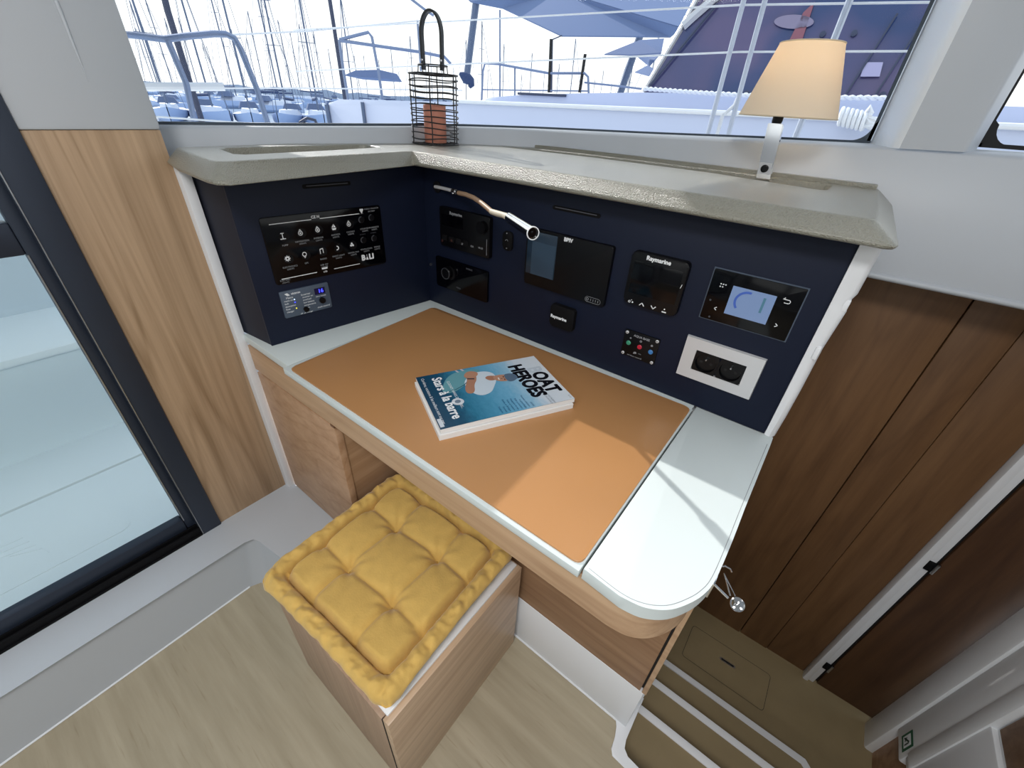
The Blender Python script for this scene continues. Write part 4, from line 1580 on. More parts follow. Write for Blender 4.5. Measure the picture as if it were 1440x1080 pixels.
prism(bm, [(LC.x + 0.034 * math.cos(a), LC.y + 0.034 * math.sin(a)) for a in [2 * PI * i / 24 for i in range(24)]], LC.z + 0.003, LC.z + 0.005)
obj('base_grid', bm, MT['wire'], tlan)
bm = bm_new()
loop_tube(bm, [cyl(2 * PI * i / 28, 0.038, LH + 0.022) for i in range(28)], 0.0016)
loop_tube(bm, [cyl(2 * PI * i / 28, 0.040, LH + 0.004) for i in range(28)], 0.0016)
for k in range(6):
    a_ = k * PI / 3
    tube(bm, [cyl(a_, 0.040, LH + 0.003), cyl(a_, 0.038, LH + 0.022)], 0.0014, n=5)
for k in range(10):
    a_ = k * PI / 5
    tube(bm, [cyl(a_, 0.040, LH + 0.004), cyl(a_ + 0.05, LR, LH + 0.003)], 0.0013, n=5)
obj('neck_collar', bm, MT['wire'], tlan)
# handle: a strap arching over, facing the camera diagonal
ha = math.atan2(0.72, 0.69) - 0.42
hd = Vector((math.cos(ha), math.sin(ha), 0))
hn = Vector((-hd.y, hd.x, 0))
bm = bm_new()
prev = None
pts = []
for i in range(25):
    a_ = PI * i / 24
    if i == 0:
        pts.append((0.026, LH + 0.012))
        pts.append((0.027, LH + 0.045))
    pts.append((0.0275 * math.cos(a_), LH + 0.085 + 0.046 * math.sin(a_)))
    if i == 24:
        pts.append((-0.027, LH + 0.045))
        pts.append((-0.026, LH + 0.012))
rows = []
for i, (x, h) in enumerate(pts):
    x2, h2 = pts[min(i + 1, len(pts) - 1)]
    x1_, h1 = pts[max(i - 1, 0)]
    t_ = (hd * (x2 - x1_) + Vector((0, 0, h2 - h1))).normalized()
    o_ = t_.cross(hn).normalized()
    c_ = LC + hd * x + Vector((0, 0, h))
    rows.append([c_ + hn * 0.0085 - o_ * 0.0026, c_ + hn * 0.0085 + o_ * 0.0026, c_ - hn * 0.0085 + o_ * 0.0026, c_ - hn * 0.0085 - o_ * 0.0026])
vr = [[bm.verts.new(p) for p in r] for r in rows]
for i in range(len(vr) - 1):
    for k in range(4):
        j = (k + 1) % 4
        bm.faces.new((vr[i][k], vr[i][j], vr[i + 1][j], vr[i + 1][k]))
bm.faces.new(vr[0])
bm.faces.new(vr[-1][::-1])
hdl = obj('handle', bm, MT['strap'], tlan, label='dark leather strap handle')
for s_ in (-1, 1):
    bm = bm_new()
    lathe(bm, [(0.0032, -0.001), (0.0032, 0.0008), (0.0015, 0.0016)], LC + hd * (0.0268 * s_) + Vector((0, 0, LH + 0.032)) - hn * 0.0088, axis=-hn, n=12)
    obj('rivet', bm, MT['brushed'], hdl)
tcd = thing('candle', 'thick terracotta pillar candle standing inside the wire lantern', 'candle', LC + Vector((0, 0, 0.005)))
bm = bm_new()
lathe(bm, [(0.0295, 0.0), (0.0305, 0.002), (0.0305, 0.086), (0.029, 0.089), (0.024, 0.086), (0.0, 0.083)], LC + Vector((0, 0, 0.0052)), n=36, caps=False)
obj('wax', bm, MT['candle'], tcd)
bm = bm_new()
tube(bm, [LC + Vector((0, 0, 0.086)), LC + Vector((0.001, 0, 0.094)), LC + Vector((0.003, 0, 0.1))], 0.0011, n=6)
obj('wick', bm, MT['rubber'], tcd)

# ---- table lamp in the tray of the shelf
LY = 1.135
lb = ony(1072, 262, LY)
LX = lb.x
LZ = 1.1372
tlp = thing('table_lamp', 'chrome table lamp with a cream cone shade standing in the shelf tray', 'lamp', (LX, LY, LZ))
bm = bm_new()
prism(bm, rrect(LX - .03, LX + .03, LY - .025, LY + .025, .006), LZ, LZ + 0.006, bev=.0015, top_only=True)
obj('base', bm, MT['chrome'], tlp)
stx = ony(1091, 172, LY)
tilt = stx.x - lb.x
zt_ = stx.z
bm = bm_new()
sv = []
for z, w in ((LZ + 0.006, 0.0135), (zt_ - 0.002, 0.0145)):
    f_ = (z - LZ) / (zt_ - LZ)
    xc = LX + tilt * f_ * 0.9
    sv.append([bm.verts.new((xc + dx, LY + dy, z)) for dx, dy in ((-w, -.008), (w, -.008), (w, .006), (-w, .006))])
for k in range(4):
    j = (k + 1) % 4
    bm.faces.new((sv[0][k], sv[0][j], sv[1][j], sv[1][k]))
bm.faces.new(sv[0][::-1])
bm.faces.new(sv[1])
bmesh.ops.bevel(bm, geom=list(bm.edges), offset=.0012, segments=2, affect='EDGES')
stem = obj('stem', bm, MT['chrome'], tlp, label='flat rectangular chrome stem')
zb_ = ony(1080, 237, LY).z
SFR = Fr((LX + tilt * .35, LY - .0085, zb_), (1, 0, 0), (tilt, 0, zt_ - LZ), None)
SFR.n = Vector((0, -1, 0))
bm = bm_new()
box(bm, -.0125, .0125, -.011, .011, -.0002, .0008, fr=SFR)
swp = obj('switch_plate', bm, MT['brushed'], stem)
bm = bm_new()
lathe(bm, [(.0075, 0), (.0075, .004), (.0055, .0045), (.005, .0025), (.0, .0025)], SFR.p(0, 0, .0008), axis=(0, -1, 0), n=24, caps=False)
obj('push_switch', bm, MT['black'], stem, label='round black push switch')
bm = bm_new()
tx = LX + tilt * .9
lathe(bm, [(.009, 0), (.010, .004), (.010, .012), (.0085, .016)], (tx, LY, zt_ - .002), n=20)
obj('bulb_socket', bm, MT['black'], tlp)
bm = bm_new()
box(bm, tx - .0105, tx + .0125, LY - .010, LY + .010, zt_ + .013, zt_ + .036, bev=.001)
obj('shade_bracket', bm, plain('ivory_plastic', srgb(222, 206, 176), .5), tlp)
shx = ony(1112, 164, LY)
sz0_ = ony(1110, 163, LY).z - .002
sz1_ = ony(1143, 61, LY).z
lx_, rx_ = ony(1041, 160, LY), ony(1177, 172, LY)
tl2, tr2 = ony(1098, 60, LY), ony(1188, 66, LY)
rb = (rx_.x - lx_.x) / 2
rt_ = (tr2.x - tl2.x) / 2
cbx = (rx_.x + lx_.x) / 2
ctx = (tr2.x + tl2.x) / 2
bm = bm_new()
n = 48
rings_ = []
for (r, z, cx_) in ((rb, sz0_, cbx), (rt_, sz1_, ctx), (rt_ - .0012, sz1_, ctx), (rb - .0012, sz0_, cbx)):
    rings_.append([bm.verts.new((cx_ + r * math.cos(2 * PI * k / n), LY + r * math.sin(2 * PI * k / n), z)) for k in range(n)])
for i in range(4):
    q = rings_[(i + 1) % 4]
    for k in range(n):
        j = (k + 1) % n
        bm.faces.new((rings_[i][k], rings_[i][j], q[j], q[k]))
shd = obj('lamp_shade', bm, MT['shade'], tlp, label='cream conical cloth shade')
bm = bm_new()
loop_tube(bm, [(ctx + rt_ * math.cos(2 * PI * k / 40), LY + rt_ * math.sin(2 * PI * k / 40), sz1_) for k in range(40)], .0012)
hemm = plain('shade_hem', srgb(214, 198, 170), .7)
obj('shade_hem', bm, hemm, shd)
bm = bm_new()
loop_tube(bm, [(cbx + rb * math.cos(2 * PI * k / 48), LY + rb * math.sin(2 * PI * k / 48), sz0_) for k in range(48)], .0010)
obj('shade_hem', bm, hemm, shd)
bm = bm_new()
lathe(bm, [(.009, 0), (.017, .012), (.019, .026), (.015, .04), (.004, .048)], ((cbx + tx) / 2, LY, zt_ + .036), n=20)
obj('bulb', bm, plain('bulb_glass', srgb(250, 240, 220), .3, emis=srgb(255, 214, 150), estr=1.5), tlp, label='lit warm bulb')

bl = bpy.data.lights.new('lamp_bulb', 'POINT')
bl.energy = 0.32
bl.color = (1.0, 0.88, 0.72)
bl.shadow_soft_size = 0.02
blo = bpy.data.objects.new('lamp_bulb', bl)
COL.objects.link(blo)
blo.location = ((cbx + tx) / 2, LY, zt_ + .095)

# ---- gooseneck reading lamp on the panel
g = [ony(613, 263, .826), ony(628, 266, .818), ony(639, 269, .811)]
trl = thing('reading_lamp', 'chrome reading lamp on a tan gooseneck reaching out over the desk', 'lamp', (g[0].x, PY, g[0].z))
bm = bm_new()
lathe(bm, [(.014, 0), (.014, .003), (.010, .005)], FP.p(g[0].x, g[0].z, 0), axis=FP.n, n=24)
obj('mounting_plate', bm, MT['blackmatt'], trl)
bm = bm_new()
tube(bm, [ony(612, 262.5, .828), ony(626, 265.5, .819), ony(637, 268.5, .812)], .0042, n=12)
obj('arm_tube', bm, MT['alu'], trl)
bm = bm_new()
tube(bm, [ony(636.5, 268.5, .8125), ony(641, 269.8, .809)], .0058, n=12)
tube(bm, [ony(637, 268, .810), ony(636.5, 273, .806)], .0022, n=8)
obj('joint', bm, MT['brushed'], trl)
bm = bm_new()
tube(bm, [ony(641, 269.8, .809), ony(646, 271, .806)], .0036, n=12)
obj('ferrule', bm, MT['chrome'], trl)
ctrl = [(645, 271.3, .806), (655, 273.5, .790), (666, 278, .772), (676, 284.5, .752), (685, 292, .733), (692, 298, .717)]
bm = bm_new()
tube(bm, [ony(*c_) for c_ in ctrl], .0052, n=14)
obj('gooseneck', bm, MT['gooseneck'], trl, label='tan leather-covered gooseneck')
bm = bm_new()
tube(bm, [ony(691, 297.5, .719), ony(700, 300.5, .700), ony(708, 302.5, .684), ony(716, 306, .669)], .0062, n=14, rs=[.0056, .0060, .0054, .0070])
obj('collar', bm, MT['beigecap'], trl, label='ivory tapering collar')
h0 = ony(716, 306, .668)
h1 = ony(749.5, 328, .606)
dv = (h1 - h0)
bm = bm_new()
lathe(bm, [(.0072, 0), (.0096, .002), (.0100, dv.length - .003), (.0112, dv.length - .0025), (.0112, dv.length), (.0095, dv.length), (.0088, dv.length - .004), (0, dv.length - .005)], h0, axis=dv, n=28, caps=False)
hd_ = obj('head', bm, MT['chrome'], trl, label='polished cylindrical lamp head')
bm = bm_new()
lathe(bm, [(.0098, dv.length - .001), (.0114, dv.length - .001), (.0114, dv.length + .0008), (.0098, dv.length + .0008)], h0, axis=dv, n=28, caps=False)
obj('head_ring', bm, MT['print'], hd_, label='pale ring round the lamp opening')
bm = bm_new()
lathe(bm, [(.0085, dv.length - .0035), (.004, dv.length - .004), (.0015, dv.length - .003)], h0, axis=dv, n=20)
obj('lens', bm, MT['blackgloss'], hd_)

# ---- magazines on the pad
MB_ = onz(584.6, 530.6, .7735)
MTR = onz(750.6, 500.2, .7735)
MBR = onz(621.5, 602.0, .7735)
MB_.z = 0
MH = math.hypot(MTR.x - MB_.x, MTR.y - MB_.y)
mvd = Vector((MTR.x - MB_.x, MTR.y - MB_.y, 0)).normalized()
MU = Vector((mvd.y, -mvd.x, 0))
MV = mvd
M3 = onz(814.6, 560.2, .7735)
MW = 0.5 * ((MBR - MB_).dot(MU) + (M3 - MTR).dot(MU)) + .002
ZM = 0.7535


def mag(label, z, w, h, th, off, rot, cover):
    u = Matrix.Rotation(rot, 3, 'Z') @ MU
    v = Vector((-u.y, u.x, 0))
    F = Fr(MB_ + u * off[0] + v * off[1] + Vector((0, 0, z)), u, v, (0, 0, 1))
    t_ = thing('magazine', label, 'magazine', F.p(w / 2, h / 2), 'magazines on the desk')
    # page block, slightly curled up along its right-hand edge
    NX, NY = 14, 10

    def zz(i, j, top):
        a_, b2_ = i / NX, j / NY
        lift = 0.0035 * a_ ** 3 * (0.5 + 0.5 * math.sin(b2_ * PI * .8 + .5)) * (1 if cover else 0.0)
        return (th if top else 0.0) + (lift if top else lift * .2)

    bm = bm_new()
    tv_ = [[bm.verts.new(F.p(w * i / NX, h * j / NY, zz(i, j, True) - .0004)) for j in range(NY + 1)] for i in range(NX + 1)]
    bv_ = [[bm.verts.new(F.p(w * i / NX, h * j / NY, zz(i, j, False))) for j in range(NY + 1)] for i in range(NX + 1)]
    for G_ in (tv_, bv_):
        for i in range(NX):
            for j in range(NY):
                bm.faces.new((G_[i][j], G_[i + 1][j], G_[i + 1][j + 1], G_[i][j + 1]))
    for i in range(NX):
        for j in (0, NY):
            bm.faces.new((tv_[i][j], tv_[i + 1][j], bv_[i + 1][j], bv_[i][j]))
    for j in range(NY):
        for i in (0, NX):
            bm.faces.new((tv_[i][j], tv_[i][j + 1], bv_[i][j + 1], bv_[i][j]))
    obj('pages', bm, MT['paper'], t_, label='pale page edges')
    return t_, F, zz, NX, NY


mag('lower of two stacked magazines on the tan pad, only its white edges showing', ZM, MW, MH, 0.0115, (0.004, -0.004), 0.0, False)
tm, FM, zz, NX, NY = mag('upper magazine with a blue sea cover showing a man in a white shirt', ZM + 0.0117, MW, MH, 0.0075, (0, 0), 0.0, True)
TH = 0.0075
print('magazine', MW, MH)


def zc(x, y):
    a_, b2_ = min(1, max(0, x / MW)), min(1, max(0, y / MH))
    return TH + 0.0035 * a_ ** 3 * (0.5 + 0.5 * math.sin(b2_ * PI * .8 + .5))


def cover_mat():
    m, nt, b = newmat('magazine_cover_print')
    tc2 = N(nt, 'ShaderNodeTexCoord')
    sp = N(nt, 'ShaderNodeSeparateXYZ')
    nt.links.new(tc2.outputs['UV'], sp.inputs[0])
    no = N(nt, 'ShaderNodeTexNoise', Scale=9.0, Detail=5.0, Roughness=0.7)
    mp_ = N(nt, 'ShaderNodeMapping')
    mp_.inputs['Scale'].default_value = (1, 3, 1)
    nt.links.new(tc2.outputs['UV'], mp_.inputs['Vector'])
    nt.links.new(mp_.outputs['Vector'], no.inputs['Vector'])
    ad = N(nt, 'ShaderNodeMath', operation='MULTIPLY_ADD')
    ad.inputs[1].default_value = 0.16
    nt.links.new(no.outputs['Fac'], ad.inputs[0])
    nt.links.new(sp.outputs['Y'], ad.inputs[2])
    sb = N(nt, 'ShaderNodeMath', operation='SUBTRACT')
    sb.inputs[1].default_value = 0.08
    nt.links.new(ad.outputs[0], sb.inputs[0])
    r = N(nt, 'ShaderNodeValToRGB')
    e = r.color_ramp.elements
    e[0].position, e[0].color = 0.0, srgb(24, 62, 88)
    e[1].position, e[1].color = 1.0, srgb(222, 228, 234)
    for p_, c_ in ((0.16, srgb(30, 76, 104)), (0.27, srgb(52, 120, 150)), (0.42, srgb(82, 150, 182)), (0.58, srgb(112, 172, 204)), (0.70, srgb(150, 192, 216)), (0.80, srgb(208, 218, 228))):
        q_ = e.new(p_)
        q_.color = c_
    nt.links.new(sb.outputs[0], r.inputs['Fac'])
    nt.links.new(r.outputs['Color'], b.inputs['Base Color'])
    b.inputs['Roughness'].default_value = 0.22
    b.inputs['Specular IOR Level'].default_value = 0.5
    return m


bm = bm_new()
uvl = bm.loops.layers.uv.new('UVMap')
gv = [[bm.verts.new(FM.p(MW * i / NX, MH * j / NY, zz(i, j, True) + .0002)) for j in range(NY + 1)] for i in range(NX + 1)]
gb = [[bm.verts.new(FM.p(MW * i / NX, MH * j / NY, zz(i, j, True) - .0001)) for j in range(NY + 1)] for i in range(NX + 1)]
for i in range(NX):
    for j in range(NY):
        f_ = bm.faces.new((gv[i][j], gv[i + 1][j], gv[i + 1][j + 1], gv[i][j + 1]))
        for lp_, (a_, b_) in zip(f_.loops, ((i, j), (i + 1, j), (i + 1, j + 1), (i, j + 1))):
            lp_[uvl].uv = (a_ / NX, b_ / NY)
        bm.faces.new((gb[i][j], gb[i][j + 1], gb[i + 1][j + 1], gb[i + 1][j]))
for i in range(NX):
    for j in (0, NY):
        bm.faces.new((gv[i][j], gv[i + 1][j], gb[i + 1][j], gb[i][j]))
for j in range(NY):
    for i in (0, NX):
        bm.faces.new((gv[i][j], gv[i][j + 1], gb[i][j + 1], gb[i][j]))
cov = obj('cover', bm, cover_mat(), tm, label='glossy blue sea cover')


def drape(bm, lift):
    """bend flat artwork to the curl of the cover"""
    for v in bm.verts:
        d_ = v.co - FM.o
        x_, y_ = d_.dot(FM.u) * MW / 0.212, d_.dot(FM.v) * MH / 0.290
        w_ = d_.dot(FM.n)
        w_ = w_ - .0006 if w_ > .0005 else 0.0
        v.co = FM.p(x_, y_)
        v.co.z = FM.o.z + zc(x_, y_) + lift + w_
    return bm


def art(name, mat, lift, build, label=None):
    bm = bm_new()
    build(bm)
    # subdivide long faces so that they can follow the cover
    bmesh.ops.triangulate(bm, faces=bm.faces)
    drape(bm, lift)
    kw = {'label': label} if label else {}
    return obj(name, bm, mat, cov, **kw)


def poly(bm, pts):
    bm.faces.new([bm.verts.new(FM.p(x, y, 0)) for x, y in pts])


def smooth(pts, it=2):
    for _ in range(it):
        q_ = []
        for i in range(len(pts)):
            a_, b_ = pts[i], pts[(i + 1) % len(pts)]
            q_ += [(a_[0] * .75 + b_[0] * .25, a_[1] * .75 + b_[1] * .25), (a_[0] * .25 + b_[0] * .75, a_[1] * .25 + b_[1] * .75)]
        pts = q_
    return pts


inkb = plain('black_ink', srgb(20, 20, 26), .25)
art('title_lettering', inkb, .0006, lambda bm: (text(bm, 'OAT', .047, FM, .124, 0.262, bold=.0023, depth=0, sx=.95), text(bm, 'HEROES', .047, FM, .1015, 0.224, bold=.0023, depth=0, sx=.88)), 'bold black title')
art('title_initial', plain('pale_ink', srgb(196, 206, 216), .25), .0006, lambda bm: text(bm, 'B', .047, FM, .064, 0.262, bold=.0016, depth=0), 'pale outlined first letter')
# the photo of the man: shirt, arm, face, cap, watch
art('printed_shirt', plain('print_shirt', srgb(206, 218, 228), .25), .0004, lambda bm: (poly(bm, smooth([(.050, .098), (.070, .090), (.105, .094), (.128, .110), (.122, .135), (.098, .150), (.082, .160), (.060, .168), (.040, .165), (.028, .150), (.026, .128), (.040, .110)])),))
art('printed_arm', plain('print_skin', srgb(176, 128, 104), .25), .0006, lambda bm: (poly(bm, smooth([(.022, .112), (.036, .128), (.060, .122), (.078, .110), (.104, .104), (.112, .094), (.104, .084), (.082, .088), (.062, .098), (.046, .104), (.034, .098)])),))
art('printed_hand', plain('print_skin_hand', srgb(186, 138, 112), .25), .0007, lambda bm: (poly(bm, smooth([(.020, .108), (.016, .120), (.026, .134), (.040, .132), (.048, .120), (.044, .106), (.032, .100)])),))
art('printed_face', plain('print_skin_face', srgb(188, 142, 118), .25), .0007, lambda bm: (poly(bm, smooth([(.056, .168), (.060, .160), (.072, .158), (.084, .166), (.090, .182), (.086, .196), (.070, .200), (.060, .192)])),))
art('printed_neck', plain('print_skin_neck', srgb(172, 122, 98), .25), .0005, lambda bm: (poly(bm, smooth([(.050, .150), (.060, .140), (.076, .150), (.074, .170), (.060, .172)])),))
art('printed_cap', plain('print_cap', srgb(92, 112, 134), .25), .0008, lambda bm: (poly(bm, smooth([(.058, .190), (.066, .184), (.092, .184), (.096, .196), (.086, .212), (.070, .212), (.060, .204)])),))
art('printed_watch', plain('print_watch', srgb(40, 52, 66), .25), .0008, lambda bm: (poly(bm, [(.046, .104), (.050, .103), (.056, .118), (.052, .119)]),))
art('printed_smile', plain('print_smile', srgb(232, 226, 220), .25), .0009, lambda bm: (poly(bm, [(.068, .1685), (.078, .1675), (.079, .1700), (.069, .1712)]),))
art('printed_eyes', plain('print_eyes', srgb(88, 60, 50), .25), .0009, lambda bm: (poly(bm, [(.066, .181), (.072, .1805), (.072, .183), (.066, .1835)]), poly(bm, [(.078, .180), (.084, .1795), (.084, .182), (.078, .1825)]), poly(bm, [(.0735, .174), (.0765, .1738), (.0755, .180)])))
# boat hull, deck fitting and glints in the picture
art('printed_boat', plain('print_boat_teal', srgb(104, 158, 168), .25), .0003, lambda bm: (poly(bm, smooth([(.004, .112), (.018, .150), (.040, .120), (.075, .088), (.092, .060), (.088, .036), (.050, .048), (.016, .070)])),))
art('printed_boat_rim', plain('print_boat_rim', srgb(44, 92, 112), .25), .0005, lambda bm: [line(bm, FM, a_[0], a_[1], b_[0], b_[1], .0022, c=0, d=0.0001) for a_, b_ in zip([(.034, .118), (.052, .108), (.070, .090), (.082, .068), (.086, .046), (.080, .030)][:-1], [(.034, .118), (.052, .108), (.070, .090), (.082, .068), (.086, .046), (.080, .030)][1:])])
art('printed_window', plain('print_glint', srgb(214, 220, 226), .25), .0006, lambda bm: (poly(bm, smooth([(.116, .052), (.128, .044), (.142, .050), (.144, .064), (.132, .072), (.118, .066)])),))
art('printed_window_inner', plain('print_glint_dark', srgb(120, 134, 150), .25), .0008, lambda bm: (poly(bm, smooth([(.122, .056), (.130, .050), (.137, .056), (.134, .064), (.124, .064)])),))
art('printed_corner_stripes', plain('print_stripes', srgb(200, 190, 196), .25), .0006, lambda bm: (poly(bm, [(.000, .100), (.010, .104), (.010, .109), (.000, .105)]), poly(bm, [(.002, .088), (.012, .092), (.012, .096), (.002, .092)])))
wi = plain('white_ink', srgb(240, 242, 244), .25)
art('headline_lettering', wi, .0007, lambda bm: text(bm, 'Stars à la barre', .0295, FM, .1035, .040, bold=.0008, depth=0, sx=.95), 'bold white headline')
art('subtitle_lettering', wi, .0006, lambda bm: (text(bm, 'Carrières, vocations & les meilleurs sont sur mer', .0095, FM, .104, .0115, depth=0, sx=.98), text(bm, 'CLOONEY, HANKS, DEPARDIEU...', .0085, FM, .100, .0605, depth=0, sx=.92)))
art('side_caption_lettering', plain('blue_ink', srgb(28, 74, 120), .25), .0006, lambda bm: [text(bm, s_, .0062, FM, .207, .196 - .0085 * i_, depth=0, align='RIGHT') for i_, s_ in enumerate(('ESSAIS', 'Nouveau catamaran', 'Le grand large', 'Refit et chantiers', 'Navigation de nuit', 'Voiles et moteurs', 'Escales en Bretagne', 'Portraits', 'Tendances'))])
art('top_caption_lettering', plain('grey_ink', srgb(120, 126, 136), .25), .0006, lambda bm: (text(bm, 'LE MAGAZINE DES PASSIONS', .0055, FM, .178, .243, depth=0), text(bm, 'DE LA MER ET DES BATEAUX', .0055, FM, .178, .236, depth=0), text(bm, 'N 12', .006, FM, .200, .284, depth=0)))
art('spine_stripe', plain('pale_strip', srgb(206, 212, 218), .25), .0005, lambda bm: (poly(bm, [(.176, .002), (.206, .002), (.206, .010), (.176, .010)]),), 'pale barcode strip')

# ---- storage stool and mustard cushion
tst = thing('storage_stool', 'box-shaped wood veneer stool with a white seat board, pushed under the desk', 'stool', (-0.5, 0.3, 0))
SX0, SX1, SY0, SY1, SZ = -0.690, -0.300, 0.115, 0.505, 0.365
bm = bm_new()
box(bm, SX1 - 0.016, SX1, SY0, SY1, 0.0, SZ - 0.004, bev=.001)
obj('side_panel', bm, MT['wood_st'], tst)
bm = bm_new()
box(bm, SX0, SX0 + .016, SY0, SY1, 0.0, SZ - 0.004, bev=.001)
obj('side_panel', bm, MT['wood_st'], tst)
bm = bm_new()
a_ = [(SX0 + .001, SY0 - .001), (SX1 - .018, SY0 - .001), (SX1 - .018, SY0 + .015), (SX0 + .001, SY0 + .015)]
prism(bm, a_, 0.0, SZ - .004, bev=.001)
obj('front_panel', bm, MT['wood_sf'], tst, label='smooth taupe front panel')
bm = bm_new()
box(bm, SX0 + .016, SX1 - .016, SY1 - .016, SY1, 0.0, SZ - .004)
obj('back_panel', bm, MT['wood_st'], tst)
bm = bm_new()
box(bm, SX0 + .010, SX1 - .012, SY0 + .008, SY1 - .004, SZ - .010, SZ, bev=.001)
obj('seat_board', bm, MT['trimwhite'], tst, label='white seat board')
bm = bm_new()
box(bm, SX1 - .0175, SX1 - .0158, SY0 - .0012, SY0 + .003, 0.0, SZ - .005)
obj('corner_joint', bm, MT['rubber'], tst)

CC = Vector((-0.514, 0.306, SZ + 0.001))
CA = math.radians(2.5)
CU = Vector((math.cos(CA), math.sin(CA), 0))
CV = Vector((-CU.y, CU.x, 0))
CHX, CHY = 0.205, 0.202
tcu = thing('seat_cushion', 'tufted mustard yellow velvet cushion with a rolled edge on the stool', 'cushion', CC)
tufts = [(a_, b_) for a_ in (-.33, .33) for b_ in (-.33, .33)]
edge_tufts = [(s_ * .80, t_) for s_ in (-1, 1) for t_ in (-.8, -.36, .33, .8)] + [(t_, s_ * .80) for s_ in (-1, 1) for t_ in (-.36, .33)]


def cushion_h(u, v):
    au, av = abs(u), abs(v)
    m_ = max(au, av)
    # rolled rim: distance to the square outline with rounded corners
    qx, qy = max(au - .80, 0), max(av - .80, 0)
    inner = .80
    d_ = m_ if min(au, av) < .74 else (m_ + .12 * (min(au, av) - .74))
    h = 0.0
    # puffed middle
    if d_ <= inner + 0.02:
        h = .047
        gx = abs(((u + .99) % .66) - .33) / .33
        gy = abs(((v + .99) % .66) - .33) / .33
        if au < .99 and av < .99:
            puff = (math.cos(gx * PI / 2) ** .6) * (math.cos(gy * PI / 2) ** .6) if gx < 1 and gy < 1 else 0
            h += .011 * puff
            # creases between tufts
            for c_ in (-.33, .33):
                cu_ = math.exp(-((u - c_ - .02 * math.sin(v * 5)) / .030) ** 2)
                cv_ = math.exp(-((v - c_ - .02 * math.sin(u * 6)) / .030) ** 2)
                h -= .0045 * (cu_ + cv_)
        for tu, tv in tufts:
            r_ = math.hypot(u - tu, v - tv)
            an = math.atan2(v - tv, u - tu)
            h -= .020 * math.exp(-(r_ / .085) ** 2)
            h += .0018 * math.exp(-(r_ / .22) ** 2) * math.sin(an * 7 + tu * 9) * 1.3
    for tu, tv in edge_tufts:
        r_ = math.hypot(u - tu, v - tv)
        h -= .015 * math.exp(-(r_ / .075) ** 2)
        an = math.atan2(v - tv, u - tu)
        h += .0016 * math.exp(-(r_ / .18) ** 2) * math.sin(an * 6 + tu * 5 + tv * 3)
    # groove before the rim and the rim roll itself
    rim = 0.0
    if d_ > inner - .06:
        t_ = (d_ - .905) / .105
        roll = max(0.0, 1 - t_ * t_) ** .5
        rim = .030 + .024 * roll
        s_ = (v if au > av else u)
        wr = math.sin(s_ * 34 + 3 * noise.noise(Vector((u * 4, v * 4, 0))))
        wr2 = noise.noise(Vector((u * 16, v * 16, 3.0)))
        wr3 = math.sin((s_ * 21 + (d_ - .9) * 26) + 4 * noise.noise(Vector((u * 3, v * 3, 5))))
        rim += (.0016 * wr + .0040 * wr2 + .0022 * wr3 * abs(wr3)) * roll
    if d_ <= inner - .06:
        return h
    if d_ <= inner + .02:
        k_ = (d_ - (inner - .06)) / .08
        g_ = .0075 * math.exp(-((d_ - inner) / .022) ** 2)
        return h * (1 - k_) + rim * k_ - g_
    return rim


bm = bm_new()
NG = 150
top_, bot_ = [], []


def edge_pos(u, v):
    # rounded corners, sides pulled in a little between the corners
    au, av = abs(u), abs(v)
    m_ = max(au, av)
    if m_ > 1e-6:
        k_ = min(au, av) / m_
        corner = max(0, (k_ - .72) / .28)
        f_ = 1 - .055 * corner ** 2 * m_ ** 3
        wob = 1 - .022 * m_ ** 4 * (1 - k_ ** 2) + .010 * noise.noise(Vector((u * 3, v * 3, 7))) * m_ ** 4
    else:
        f_ = wob = 1
    ex = .010 * noise.noise(Vector((u * 9, v * 9, 11))) * m_ ** 6
    return u * f_ * wob * (1 + ex), v * f_ * wob * (1 + ex)


for i in range(NG + 1):
    rt, rbm = [], []
    for j in range(NG + 1):
        u, v = -1 + 2 * i / NG, -1 + 2 * j / NG
        x_, y_ = edge_pos(u, v)
        # tighter sampling bulges the outer roll outward
        h = cushion_h(u, v)
        m_ = max(abs(u), abs(v))
        sag = 1.0
        rt.append(bm.verts.new(CC + CU * (x_ * CHX) + CV * (y_ * CHY) + Vector((0, 0, max(.018, h)))))
        bulge = 1 - .05 * max(0, (m_ - .8) / .2) ** 2
        rbm.append(bm.verts.new(CC + CU * (x_ * CHX * bulge) + CV * (y_ * CHY * bulge) + Vector((0, 0, .001 + .010 * max(0, (m_ - .9) / .1) ** 2))))
    top_.append(rt)
    bot_.append(rbm)
for i in range(NG):
    for j in range(NG):
        bm.faces.new((top_[i][j], top_[i + 1][j], top_[i + 1][j + 1], top_[i][j + 1]))
        bm.faces.new((bot_[i][j], bot_[i][j + 1], bot_[i + 1][j + 1], bot_[i + 1][j]))
for i in range(NG):
    for j in (0, NG):
        bm.faces.new((top_[i][j], top_[i + 1][j], bot_[i + 1][j], bot_[i][j]))
        bm.faces.new((top_[j][i], top_[j][i + 1], bot_[j][i + 1], bot_[j][i]))
obj('cover', bm, MT['cushion'], tcu, ang=70)
for tu, tv in tufts:
    bm = bm_new()
    lathe(bm, [(.0022, 0), (.0022, .0008), (.001, .0012)], CC + CU * (tu * CHX) + CV * (tv * CHY) + Vector((0, 0, cushion_h(tu, tv))), n=8)
    obj('tuft_stitch', bm, plain('mustard_thread', srgb(168, 128, 56), .8), tcu)

